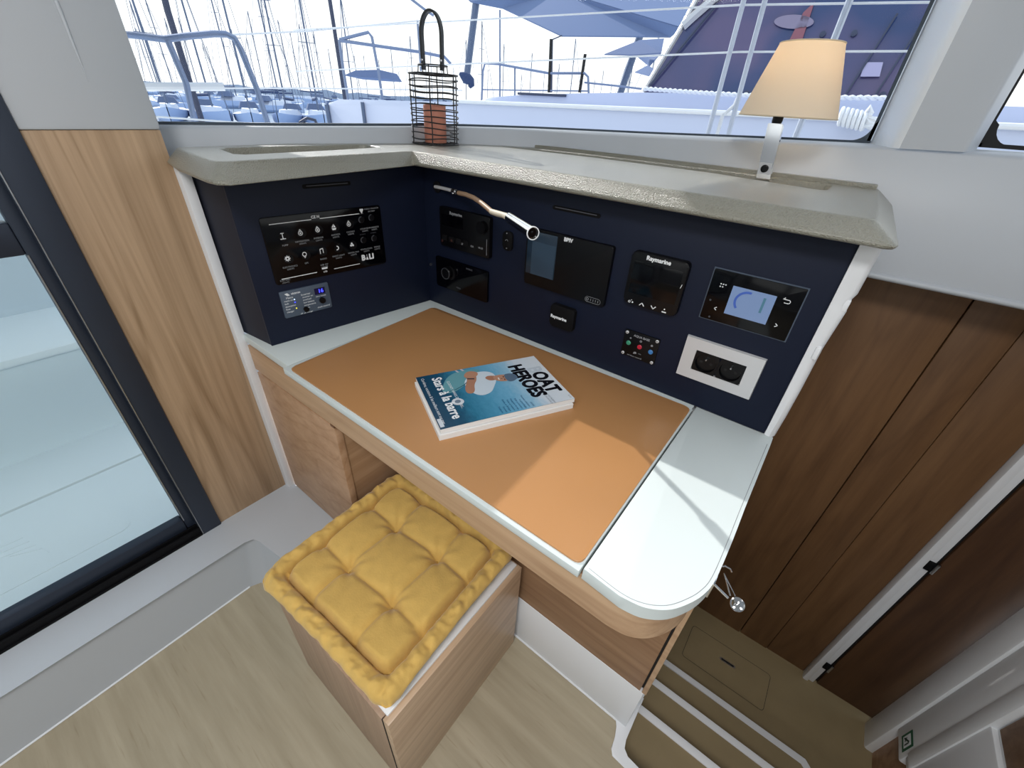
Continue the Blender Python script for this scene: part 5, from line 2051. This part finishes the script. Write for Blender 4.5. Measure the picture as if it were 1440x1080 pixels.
# ---- chrome coat hook past the end of the worktop
ca = onz(1037, 850, 0.640)
th_ = thing('chrome_hook', 'round-headed chrome hook on an arm beyond the rounded end of the worktop', 'hook', (0.046, ca.y, 0.63))
p0 = onz(1002, 829, 0.655)
bm = bm_new()
tube(bm, [(0.047, p0.y + 0.012, 0.655), onz(1024, 841, 0.648)], .0022, n=12)
obj('arm', bm, MT['chrome'], th_)
bm = bm_new()
tod = (CAMP - ca).normalized()
axd = (tod + Vector((0.1, 0.1, 0.1))).normalized()
lathe(bm, [(.0, -.004), (.0095, -.003), (.0108, 0), (.0105, .0012), (.0085, .0006), (.004, .0022), (.0, .0028)], ca, axis=axd, n=32, caps=False)
obj('round_head', bm, MT['chrome'], th_, label='domed mirror-bright head')
bm = bm_new()
q0 = onz(1018, 806, 0.655)
q1 = onz(1027, 838, 0.645)
q2 = onz(1034, 838, 0.645)
tube(bm, [q0, q1], .0012, n=8)
tube(bm, [q0, q2], .0012, n=8)
tube(bm, [onz(1012, 797, 0.655), onz(1020, 796, 0.655), onz(1027, 800, 0.653), onz(1029, 805, 0.652)], .0014, n=8)
obj('bent_arm', bm, MT['chrome'], th_)
bm = bm_new()
box(bm, 0.0455, 0.0495, p0.y - .004, p0.y + .030, 0.635, 0.672, bev=.001)
obj('wall_plate', bm, MT['chrome'], th_)

# ================================================================ OUTSIDE
# unseen roof over windows and cockpit, outline shaped to shade shelf, wall and floor
bm = bm_new()
prism(bm, [(-1.60, 0.93), (-1.50, 1.90), (-0.9, 1.92), (-0.88, 1.50), (2.5, 1.50), (2.5, 1.36), (-0.6, 1.36), (-0.95, 1.18), (-1.12, 0.93)], 2.04, 2.12)
prism(bm, [(-4.4, -2.6), (-1.21, -2.6), (-1.21, 0.34), (-1.5, 0.78), (-4.4, 1.02)], 2.04, 2.12)
struct('roof', bm, MT['gel'])

# cockpit seen through the sliding door
bm = bm_new()
box(bm, -1.69, -1.235, -4.0, 0.9, 0.05, 0.15)
box(bm, -1.965, -1.70, -4.0, 0.9, 0.05, 0.152, bev=0.003)
struct('floor_cockpit', bm, MT['gel_deck'])
bm = bm_new()
box(bm, -1.70, -1.69, -4.0, 0.9, 0.05, 0.140)
struct('trim_7', bm, MT['printdim'])
bm = bm_new()
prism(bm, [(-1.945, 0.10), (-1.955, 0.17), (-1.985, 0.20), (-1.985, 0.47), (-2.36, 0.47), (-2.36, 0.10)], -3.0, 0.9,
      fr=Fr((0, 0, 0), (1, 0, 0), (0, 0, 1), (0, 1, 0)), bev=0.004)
struct('wall_cockpit', bm, plain('shaded_cockpit_grey', srgb(226, 234, 238), 0.5), ang=50)  # greyer than the bench top, its shade painted into the colour
bm = bm_new()
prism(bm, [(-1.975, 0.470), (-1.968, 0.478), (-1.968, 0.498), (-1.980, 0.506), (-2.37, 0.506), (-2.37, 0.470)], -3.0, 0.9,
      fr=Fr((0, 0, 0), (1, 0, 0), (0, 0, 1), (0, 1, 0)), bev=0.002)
struct('trim_10', bm, plain('sunlit_bench_top', srgb(246, 250, 251), 0.4), ang=50)  # sunlight on the bench top painted as a brighter white
bm = bm_new()
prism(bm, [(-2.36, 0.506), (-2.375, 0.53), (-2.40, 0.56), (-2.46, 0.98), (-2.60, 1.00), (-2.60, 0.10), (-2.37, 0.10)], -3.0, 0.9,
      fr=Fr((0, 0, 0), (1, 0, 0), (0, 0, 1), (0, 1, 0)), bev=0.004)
struct('wall_coaming', bm, plain('shaded_coaming_grey', srgb(206, 216, 224), 0.5), ang=50)  # grey tone paints the coaming's shade against the bright bench
bm = bm_new()
for y0 in (-0.9, -0.55, -0.20):
    box(bm, -1.275, -1.232, y0, y0 + 0.30, 0.150, 0.172, bev=0.008, seg=3)
struct('trim_8', bm, MT['trimwhite'])
# raised anti-slip panels on the cockpit sole
bm = bm_new()
for y0, y1 in ((-1.5, -0.62), (-0.55, -0.02)):
    prism(bm, rrect(-1.66, -1.36, y0, y1, 0.03), 0.150, 0.1516)
for k in range(5):
    line(bm, Fr((-1.5, -0.30, 0.1516), (1, 0.3, 0), (-0.3, 1, 0)), -0.10 + k * .04, -.12 + k * .05, -0.02 + k * .03, .08, .002, c=.0012, d=.001)
struct('floor_cockpit_pads', bm, MT['gel_deck'])

# our side deck beyond the windows
bm = bm_new()
prism(bm, [(-3.6, 0.95), (-1.6, 0.95), (-1.15, 1.56), (2.6, 1.56), (2.6, 2.12), (-3.6, 2.12)], 0.80, 0.92)
struct('deck_side', bm, MT['gel_deck'])

# side guard rail
tg = thing('guard_rail', 'stainless guard rail with wire lifelines along our own side deck', 'railing', (-0.5, 2.0, 0.92))
for px, py, b_ in ((1045, 4, (995, 190)), (1076, 0, (1040, 132)), (1195, 0, (1172, 58))):
    T = ony(px, py, 2.0)
    B = ony(b_[0], b_[1], 2.0)
    d_ = (T - B) / (T.z - B.z)
    bm = bm_new()
    tube(bm, [T + d_ * (0.92 - T.z), T + d_ * .25], .0105 if px > 1100 else .0085, n=10)
    obj('stanchion', bm, MT['railwhite'], tg)
bm = bm_new()
tube(bm, [ony(1040, 132, 2.0), ony(1033, 148, 2.0), ony(1016, 163, 2.0), ony(1006, 195, 2.0) + Vector((0, 0, -.2))], .007, n=8)
obj('brace', bm, MT['rope'], tg)
for a_, b_, c_ in (((560, 34), (1040, 7), (1318, 3)), ((560, 94), (1040, 73), (1290, 72))):
    P_ = [ony(*a_, 2.0), ony(*b_, 2.0), ony(*c_, 2.0)]
    P_ = [P_[0] + (P_[0] - P_[1]) * .6] + P_ + [P_[2] + (P_[2] - P_[1]) * 4]
    P_ = [Vector((p.x, 2.0, p.z)) for p in P_]
    bm = bm_new()
    tube(bm, P_, .0034, n=6)
    obj('lifeline', bm, MT['rope'], tg, label='white wire lifeline')

# neighbouring catamaran
NYB = 4.0
tcm = thing('catamaran', 'white catamaran moored alongside, with dark tinted cabin windows', 'boat', (-2.0, NYB, -1.0))
bm = bm_new()
L_ = ony(461, 147, NYB)
z0 = 1.262
FY = Fr((0, 0, 0), (1, 0, 0), (0, 0, 1), (0, -1, 0))
prism(bm, [(L_.x, -2.2), (L_.x, L_.z + .02), (L_.x + .3, 1.20), (-3.74, 1.262), (-0.93, 1.300), (1.5, 1.33), (5.0, 1.36), (5.0, -2.2)], -NYB - 1.6, -NYB, fr=FY, bev=.03)
obj('hull', bm, MT['hullwhite'], tcm, ang=50)
bm = bm_new()
tube(bm, [(-3.9, NYB - .012, 1.262), (-0.93, NYB - .012, 1.300), (5.0, NYB - .012, 1.36)], .018, n=8)
obj('toe_rail', bm, MT['trimwhite'], tcm, label='bright white deck edge')
bm = bm_new()
tube(bm, [(L_.x + .0, NYB - .02, L_.z), (L_.x + .04, NYB - .02, -.5)], .03, n=8)
v_ = ony(513, 160, NYB)
tube(bm, [(v_.x, NYB - .02, 1.19), (v_.x + .02, NYB - .02, -.5)], .022, n=8)
obj('fender_line', bm, MT['mast'], tcm)
# coachroof
NYC = 5.0
pr = [ony(676, 141, NYC), ony(690, 137, NYC), ony(727, 134, NYC), ony(800, 131.5, NYC), ony(905, 130, NYC), ony(1100, 134, NYC), ony(1330, 146, NYC)]
bm = bm_new()
prism(bm, [(p.x, p.z) for p in pr] + [(5.0, pr[-1].z), (5.0, .9), (pr[0].x - .4, .9)], -NYC - .8, -NYC, fr=FY, bev=.015)
obj('coachroof', bm, MT['hullwhite'], tcm, ang=50)
bm = bm_new()
a_, b_ = ony(728, 134.5, NYC - .02), ony(795, 137, NYC - .02)
box(bm, a_.x, b_.x, NYC - .03, NYC + .4, a_.z + .01, a_.z + .035, bev=.005)
obj('deck_hatch', bm, MT['mastdark'], tcm, label='dark hatch on the coachroof')
# windscreen, raked back
WR = 0.28


def wsp(px, py):
    n_ = Vector((0, 1, -WR))
    o_ = Vector((0, 5.05, 1.36))
    v = ray(px, py)
    return CAMP + v * ((o_ - CAMP).dot(n_) / v.dot(n_))


bm = bm_new()
W4 = [wsp(907, 131), wsp(962, 38), wsp(1010, -55), wsp(1440, -60), wsp(1420, 60), wsp(1340, 146), wsp(1100, 135)]
slab(bm, W4, (0, .05, 0))
obj('windscreen', bm, MT['tint'], tcm, label='large dark tinted windscreen')
bm = bm_new()
tube(bm, [wsp(905, 129), wsp(960, 37), wsp(985, -10)], .028, n=8)
tube(bm, [wsp(1015, -10), wsp(975, 25), wsp(961, 38)], .05, n=8)
obj('windscreen_frame', bm, MT['brushed'], tcm, label='silver edge of the windscreen')
bm = bm_new()
for a_, b_ in (((1228, 139), (1318, 0)), ((1186, 139), (1262, 20))):
    tube(bm, [wsp(*a_) - Vector((0, .03, 0)), wsp(*b_) - Vector((0, .03, 0))], .008, n=6)
tube(bm, [wsp(915, 121) - Vector((0, .03, 0)), wsp(1010, 6) - Vector((0, .03, 0))], .012, n=6)
obj('window_bar', bm, MT['mastdark'], tcm)
bm = bm_new()
for px, py in ((1157, 49), (1201, 48), (1050, 132), (1241, 134)):
    q_ = wsp(px, py)
    lathe(bm, [(.022, 0), (.022, .02), (.01, .025)], q_, axis=(0, -1, .2), n=12)
obj('window_fitting', bm, MT['mastdark'], tcm)
# things seen in and behind the tinted glass
bm = bm_new()
pts = [wsp(*p) - Vector((0, .015, 0)) for p in ((1217, 88), (1242, 88), (1237, 108), (1210, 108))]
slab(bm, pts, (0, -.012, 0))
obj('glass_label', bm, plain('lilac_notice', srgb(168, 164, 196), .5), tcm)
bm = bm_new()
pts = [wsp(1117 + 28 * math.cos(a), 31 + 10 * math.sin(a)) - Vector((0, .012, 0)) for a in [2 * PI * k / 20 for k in range(20)]]
slab(bm, pts, (0, -.006, 0))
obj('oval_decal', bm, plain('faded_oval', srgb(130, 122, 146), .5), tcm)
bm = bm_new()
pts = [wsp(*p) - Vector((0, .012, 0)) for p in ((1130, 18), (1146, 3), (1128, 58), (1110, 58))]
slab(bm, pts, (0, -.006, 0))
obj('red_strip', bm, plain('dull_red', srgb(136, 84, 96), .6), tcm)
# twisted mooring rope along the foot of the windscreen, with a coil
trp = thing('mooring_rope', 'white twisted rope stretched along the foot of the tinted windscreen', 'rope', (0, 4.9, 1.38))
A_, B_ = ony(905, 124.5, 4.85), ony(1262, 138, 4.85)
for ph in (0, PI):
    bm = bm_new()
    pts = []
    for k in range(121):
        f_ = k / 120
        p = A_.lerp(B_, f_) + Vector((0, 0, -.02 * math.sin(PI * f_)))
        an = f_ * 130 + ph
        pts.append(p + Vector((0, .010 * math.cos(an), .010 * math.sin(an))))
    tube(bm, pts, .011, n=6)
    obj('strand', bm, MT['rope'], trp)
tcl = thing('rope_coil', 'coil and knot of white rope hanging right of the lamp shade', 'rope', ony(1200, 165, 3.9))
bm = bm_new()
pts = []
for k in range(90):
    an = k * .45
    p = ony(1180 + k * .45, 163 + k * .10, 3.9)
    pts.append(p + Vector((.0, .05 * math.cos(an), .045 * math.sin(an))))
tube(bm, pts, .012, n=6)
obj('coil', bm, MT['rope'], tcl)
bm = bm_new()
pts = [ony(x, y, 3.88) for x, y in ((1205, 178), (1216, 168), (1226, 158), (1224, 150), (1216, 160), (1222, 172), (1232, 174), (1228, 182), (1212, 178), (1236, 176), (1230, 168), (1220, 165))]
tube(bm, pts, .015, n=6)
obj('knot', bm, MT['rope'], tcl)

# neighbour's rails on the far deck
tn2 = thing('pulpit_rail', 'low stainless guard rail with black posts on the neighbouring catamaran', 'railing', (-3.5, 5.6, 1.28))
bm = bm_new()
tube(bm, [ony(677, 150, 5.6), ony(679, 100, 5.6), ony(682, 89, 5.6), ony(700, 90, 5.6), ony(772, 103, 5.6), ony(822, 103, 5.6), ony(827, 108, 5.6), ony(828, 134, 5.6)], .014, n=8)
tube(bm, [ony(822, 116, 5.6), ony(870, 121, 5.6), ony(910, 126, 5.6)], .010, n=8)
tube(bm, [ony(678, 126, 5.6), ony(740, 127, 5.6), ony(828, 128, 5.6)], .008, n=8)
obj('top_rail', bm, MT['steel'], tn2)
for px in (703, 724):
    bm = bm_new()
    tube(bm, [ony(px, 142, 5.6), ony(px, 96 if px > 710 else 14, 5.6)], .012, n=8)
    obj('post', bm, MT['steel'], tn2)
for a_, b_ in (((772, 130), (775, 55)), ((815, 130), (823, 76))):
    bm = bm_new()
    tube(bm, [ony(*a_, 5.6), ony(*b_, 5.6)], .019, n=8)
    obj('post', bm, MT['rubber'], tn2, label='black post')

# awnings over the neighbouring boats
def awning(label, pts, posts):
    c_ = far(*pts[0])
    t_ = thing('sun_awning', label, 'awning', c_)
    P_ = [far(*p) for p in pts]
    bm = bm_new()
    cen = sum(P_, Vector()) / len(P_) + Vector((0, 0, .12))
    # cloth sags between its corners: fan of triangles with a raised middle, given thickness
    vs = [bm.verts.new(p) for p in P_]
    vl = [bm.verts.new(p - Vector((0, 0, .015))) for p in P_]
    cv, cl = bm.verts.new(cen), bm.verts.new(cen - Vector((0, 0, .015)))
    for i in range(len(P_)):
        j = (i + 1) % len(P_)
        bm.faces.new((vs[i], vs[j], cv))
        bm.faces.new((vl[j], vl[i], cl))
        bm.faces.new((vs[i], vl[i], vl[j], vs[j]))
    obj('cloth', bm, MT['sail'], t_, ang=20)
    for a_, b_, r, m_ in posts:
        bm = bm_new()
        tube(bm, [far(*a_), far(*b_)], r, n=8)
        obj('pole', bm, MT[m_], t_)
    return t_


awning('large blue-grey sun awning stretched over the neighbouring boat', [(600, -60, 12), (662, 2, 10.5), (707, 11, 10), (790, 50, 8.5), (943, 51, 7.5), (958, 38, 7.3), (1012, -60, 8.5)],
       [((675, -40, 10.5), (655, 118, 10.5), .065, 'mast'), ((775, 130, 8.5), (776, 56, 8.5), .02, 'mastdark'), ((776, 56, 8.5), (790, 50, 8.5), .008, 'mastdark')])
awning('small pointed blue-grey awning just left of the tinted windscreen, upper one', [(850, 76, 10), (890, 62, 10.5), (934, 54, 9.5), (930, 74, 9), (890, 77, 9.5)],
       [((907, 30, 11), (872, 132, 11), .07, 'mast')])
awning('lowest little blue-grey awning behind the windscreen edge', [(893, 76, 11), (930, 74, 10), (914, 92, 10), (909, 89, 10.5)], [])
awning('thin sliver of awning cloth beneath the pointed one', [(893, 101, 12), (920, 97, 11), (916, 107, 11)], [])

# pulpits and spars to the left
def rail(label, name, paths, r, mat='steel', cat='railing'):
    P_ = [[far(*p) for p in pt] for pt in paths]
    t_ = thing(name, label, cat, P_[0][0])
    for pt in P_:
        bm = bm_new()
        tube(bm, pt, r, n=10)
        obj('tube', bm, MT[mat], t_)
    return t_


rail('rounded stainless bow rail nearest the left end of the big window', 'bow_rail', [
    [(170, 48, 3.6), (193, 50, 3.5), (215, 53, 3.45), (232, 55, 3.4), (262, 51, 3.4), (300, 47.5, 3.4), (318, 48, 3.4), (330, 54, 3.4), (338, 68, 3.4), (360, 122, 3.4), (380, 184, 3.4)],
    [(236, 57, 3.4), (262, 118, 3.4), (276, 184, 3.4)]], .016)
t_ = rail('white boarding plank slung across the bow rail', 'boarding_plank', [[(195, 122, 3.5), (315, 122, 3.5)]], .022, 'trimwhite', 'plank')
rail('angular stainless stern rail behind the wire lantern', 'stern_rail', [
    [(477, 56, 8), (500, 50, 8), (518, 45.5, 8), (523, 52, 8), (532, 100, 8), (538, 140, 8)], [(478, 57, 8), (540, 66, 8), (590, 73, 8), (625, 80, 8), (634, 90, 8)], [(477, 56, 8), (483, 100, 8), (490, 142, 8)]], .02)
t_ = thing('spray_hood', 'small folded blue-grey spray hood by the stern rail left of the lantern', 'spray hood', far(510, 105, 8.3))
bm = bm_new()
slab(bm, [far(483, 106, 8.3), far(500, 99, 8.3), (far(533, 98, 8.3)), far(541, 110, 8.3), far(520, 109, 8.3)], (0.05, .3, -.03))
obj('cloth', bm, MT['sail'], t_)
rail('thick dark mast leaning at the left end of the window, behind the bow rail', 'mast', [[(222, -40, 6), (236, 16, 6), (262, 100, 6), (290, 190, 6)]], .028, 'mastdark', 'mast')
rail('dark mast standing left of the stern rail', 'mast', [[(459, -30, 9), (470, 40, 9), (486, 146, 9)]], .030, 'mastdark', 'mast')
t_ = rail('light lifeline wires crossing in front of the moored boats', 'lifeline', [
    [(325, 49, 3.5), (430, 44, 3.7), (590, 29, 4.2)], [(315, 124, 3.5), (430, 124, 3.8), (650, 127, 4.8)], [(205, 163, 3.2), (330, 172, 3.2), (420, 179, 3.2)]], .0045, 'rope', 'wire')
t_ = rail('upright steel post with a wire stay, behind the lantern handle', 'stay_post', [[(587, 28, 6), (592, 100, 6)], [(572, -6, 6), (598, 14, 6), (610, 22, 6)]], .012, 'steel', 'post')
t_ = thing('canvas_bundle', 'blue rolled canvas tied to the pole at the right edge of the lantern', 'canvas', far(660, 112, 9.8))
bm = bm_new()
tube(bm, [far(646, 103, 9.8), far(649, 105, 9.8), far(653, 108, 9.8), far(658, 111, 9.8), far(662, 115, 9.8), far(663, 119, 9.8), far(660, 123, 9.8)], .1, n=12, rs=[.02, .05, .08, .09, .08, .06, .03])
obj('cloth', bm, MT['canvas'], t_)
t_ = thing('winch', 'dark arched winch guard low in the left of the window', 'winch', far(430, 176, 3.0))
bm = bm_new()
tube(bm, [far(420, 182, 3.0), far(422, 172, 3.0), far(432, 166, 3.0), (far(443, 169, 3.0)), far(449, 182, 3.0)], .008, n=8)
obj('hoop', bm, MT['mastdark'], t_)
bm = bm_new()
lathe(bm, [(.03, -.2), (.03, .0), (.022, .012), (.0, .02)], far(433, 178, 3.05), n=16, caps=False)
obj('drum', bm, MT['mast'], t_)

# harbour water and the far shore
ZW = -2.1
bm = bm_new()
quad(bm, (-600, 2.2, ZW), (200, 2.2, ZW), (200, 700, ZW), (-600, 700, ZW))
quad(bm, (-600, -300, ZW - .05), (-4.5, -300, ZW - .05), (-4.5, 2.2, ZW - .05), (-600, 2.2, ZW - .05))
wt = obj('harbour_water', bm, MT['water'], kind='stuff')
wt['label'] = 'bright rippled harbour water between the moored boats'
wt['category'] = 'water'
bm = bm_new()
rs_ = random.Random(5)
pts = []
for k in range(90):
    an = math.radians(55 + k * 1.6)
    pts.append((an, 0.8 + rs_.uniform(0, 2.2)))
vs = [(Vector((400 * math.cos(a), 400 * math.sin(a), -2.2)), Vector((400 * math.cos(a), 400 * math.sin(a), h)), Vector((440 * math.cos(a), 440 * math.sin(a), h * .6)), Vector((440 * math.cos(a), 440 * math.sin(a), -2.2))) for a, h in pts]
vv = [[bm.verts.new(p) for p in r] for r in vs]
for i in range(len(vv) - 1):
    for k in range(3):
        bm.faces.new((vv[i][k], vv[i][k + 1], vv[i + 1][k + 1], vv[i + 1][k]))
so = obj('far_shore', bm, plain('hazy_shore', srgb(150, 164, 186), .9), kind='structure')

# moored sailing boats
def sail_hull():
    bm = bm_new()
    L2_, B2 = 10.0, 1.65
    st = [(-5.0, 1.15, .95), (-3.0, 1.55, .9), (-.5, 1.65, .92), (2.0, 1.35, 1.0), (4.0, .65, 1.15), (5.2, .04, 1.3)]
    rows = []
    for x, b_, h in st:
        rows.append([bm.verts.new(p) for p in ((x, -b_, h), (x, -b_ * .96, h * .4), (x, -b_ * .6, -.15), (x, 0, -.3), (x, b_ * .6, -.15), (x, b_ * .96, h * .4), (x, b_, h))])
    for i in range(len(rows) - 1):
        for k in range(6):
            bm.faces.new((rows[i][k], rows[i][k + 1], rows[i + 1][k + 1], rows[i + 1][k]))
        bm.faces.new((rows[i][6], rows[i][0], rows[i + 1][0], rows[i + 1][6]))
    bm.faces.new(rows[0])
    return bm


def dup_tree(o, parent=None):
    c_ = o.copy()
    COL.objects.link(c_)
    c_.parent = parent
    for ch in list(o.children):
        dup_tree(ch, c_)
    return c_


proto = thing('sailing_boat', '', 'boat', (0, 0, 0))
obj('hull', sail_hull(), plain('distant_hull', srgb(150, 172, 210), .4), proto)
bm = bm_new()
prism(bm, [(-2.6, -.9), (1.6, -.75), (2.8, -.3), (2.8, .3), (1.6, .75), (-2.6, .9)], .9, 1.45, inset=.18)
obj('cabin', bm, plain('distant_cabin', srgb(200, 210, 226), .4), proto)
bm = bm_new()
prism(bm, [(-2.9, -1.0), (-1.7, -.95), (-1.7, .95), (-2.9, 1.0)], 1.4, 2.0, inset=.3)
obj('spray_hood', bm, plain('distant_canvas', srgb(96, 112, 144), .8), proto)
bm = bm_new()
tube(bm, [(.6, 0, 1.0), (.55, 0, 8), (.5, 0, 14.5)], .085, n=8)
obj('mast', bm, MT['mast'], proto)
bm = bm_new()
tube(bm, [(.6, 0, 2.5), (-3.6, 0, 2.35)], .14, n=8)
obj('boom', bm, MT['canvas'], proto)
bm = bm_new()
tube(bm, [(5.1, 0, 1.3), (.5, 0, 14.4)], .035, n=5)
tube(bm, [(-5.0, 0, 1.0), (.5, 0, 14.4)], .02, n=4)
for s_ in (-1, 1):
    tube(bm, [(.4, 1.5 * s_, 1.0), (.5, .75 * s_, 7.2), (.5, 0, 14.2)], .02, n=4)
tube(bm, [(.5, -.75, 7.2), (.5, .75, 7.2)], .03, n=5)
tube(bm, [(.5, -.6, 10.8), (.5, .6, 10.8)], .03, n=5)
obj('rigging', bm, MT['mast'], proto)
ranks = [
    (237, 66, 'leftmost of the moored sailing boats, beside the white pillar'), (296, 64, 'moored sailing boat second from the left, behind the bow rail'),
    (350, 61, 'moored sailing boat with its bow under the round bend of the bow rail'), (404, 64, 'moored sailing boat just right of the bow rail'),
    (446, 63, 'moored sailing boat under the tallest dark rigging, left of the white catamaran hull'), (500, 75, 'sailing boat whose hull shows over the end of the white catamaran')]
first = True
rb_ = random.Random(11)
for px, r, lab in ranks:
    o = proto if first else dup_tree(proto)
    first = False
    p = far(px, 150, r)
    o.location = (p.x, p.y, ZW)
    o.rotation_euler = (0, 0, math.atan2(-p.y, -p.x) + rb_.uniform(-.35, .35))
    s_ = rb_.uniform(.9, 1.12)
    o.scale = (s_, s_, s_)
    o['label'] = lab
    o['group'] = 'moored sailing boats in the near row'
taken = []
for k in range(46):
    o = dup_tree(proto)
    for _try in range(60):
        px = 205 + k * 15.6 + rb_.uniform(-7, 7)
        r = rb_.uniform(95, 210) if px < 460 else rb_.uniform(100, 270)
        p = far(px, 140, r)
        if all((p.x - q_[0]) ** 2 + (p.y - q_[1]) ** 2 > 210 for q_ in taken):
            break
    taken.append((p.x, p.y))
    o.location = (p.x, p.y, ZW)
    o.rotation_euler = (0, 0, rb_.uniform(0, 6.28))
    s_ = rb_.uniform(.85, 1.35)
    o.scale = (s_, s_, s_)
    o['label'] = 'distant sailing boat with a bare mast against the white sky'
    o['group'] = 'distant sailing boats along the horizon'

# ================================================================ LIGHT
w = bpy.data.worlds.new('sky')
scene.world = w
w.use_nodes = True
nt = w.node_tree
bg = nt.nodes['Background']
tc = nt.nodes.new('ShaderNodeTexCoord')
sp = nt.nodes.new('ShaderNodeSeparateXYZ')
nt.links.new(tc.outputs['Generated'], sp.inputs[0])
r = nt.nodes.new('ShaderNodeValToRGB')
e = r.color_ramp.elements
e[0].position, e[0].color = 0.0, (0.97, 1.0, 1.0, 1)
e[1].position, e[1].color = 0.9, (0.62, 0.78, 1.0, 1)
q = e.new(0.25)
q.color = (0.92, 0.98, 1.0, 1)
nt.links.new(sp.outputs['Z'], r.inputs['Fac'])
nt.links.new(r.outputs['Color'], bg.inputs['Color'])
bg.inputs['Strength'].default_value = 1.45

sd = bpy.data.lights.new('sun', 'SUN')
sd.energy = 3.9
sd.angle = math.radians(0.6)
sd.color = (1.0, 0.97, 0.93)
so_ = bpy.data.objects.new('sun', sd)
COL.objects.link(so_)
dvec = Vector((1.52, -0.395, -1.0))
so_.rotation_euler = dvec.to_track_quat('-Z', 'Y').to_euler()

# added fill lights below the ceiling, unseen, lifting the cabin's brightness
for i, (x, y) in enumerate(((0.05, -0.5), (-0.3, -1.7), (1.5, -0.6), (0.25, 0.45))):
    ld = bpy.data.lights.new('cabin_fill_light', 'AREA')
    ld.shape = 'DISK'
    ld.size = 0.5
    ld.energy = (21, 12, 6, 1.6)[i]
    ld.color = (1.0, 0.985, 0.97)
    lo_ = bpy.data.objects.new('cabin_fill_light', ld)
    COL.objects.link(lo_)
    lo_.location = (x, y, 2.03)

vs_ = scene.view_settings
vs_.view_transform = 'Standard'
vs_.look = 'None'
vs_.exposure = -0.1
vs_.gamma = 1.0
vs_.use_curve_mapping = False
try:
    scene.cycles.max_bounces = 10
    scene.cycles.transparent_max_bounces = 16
except Exception:
    pass
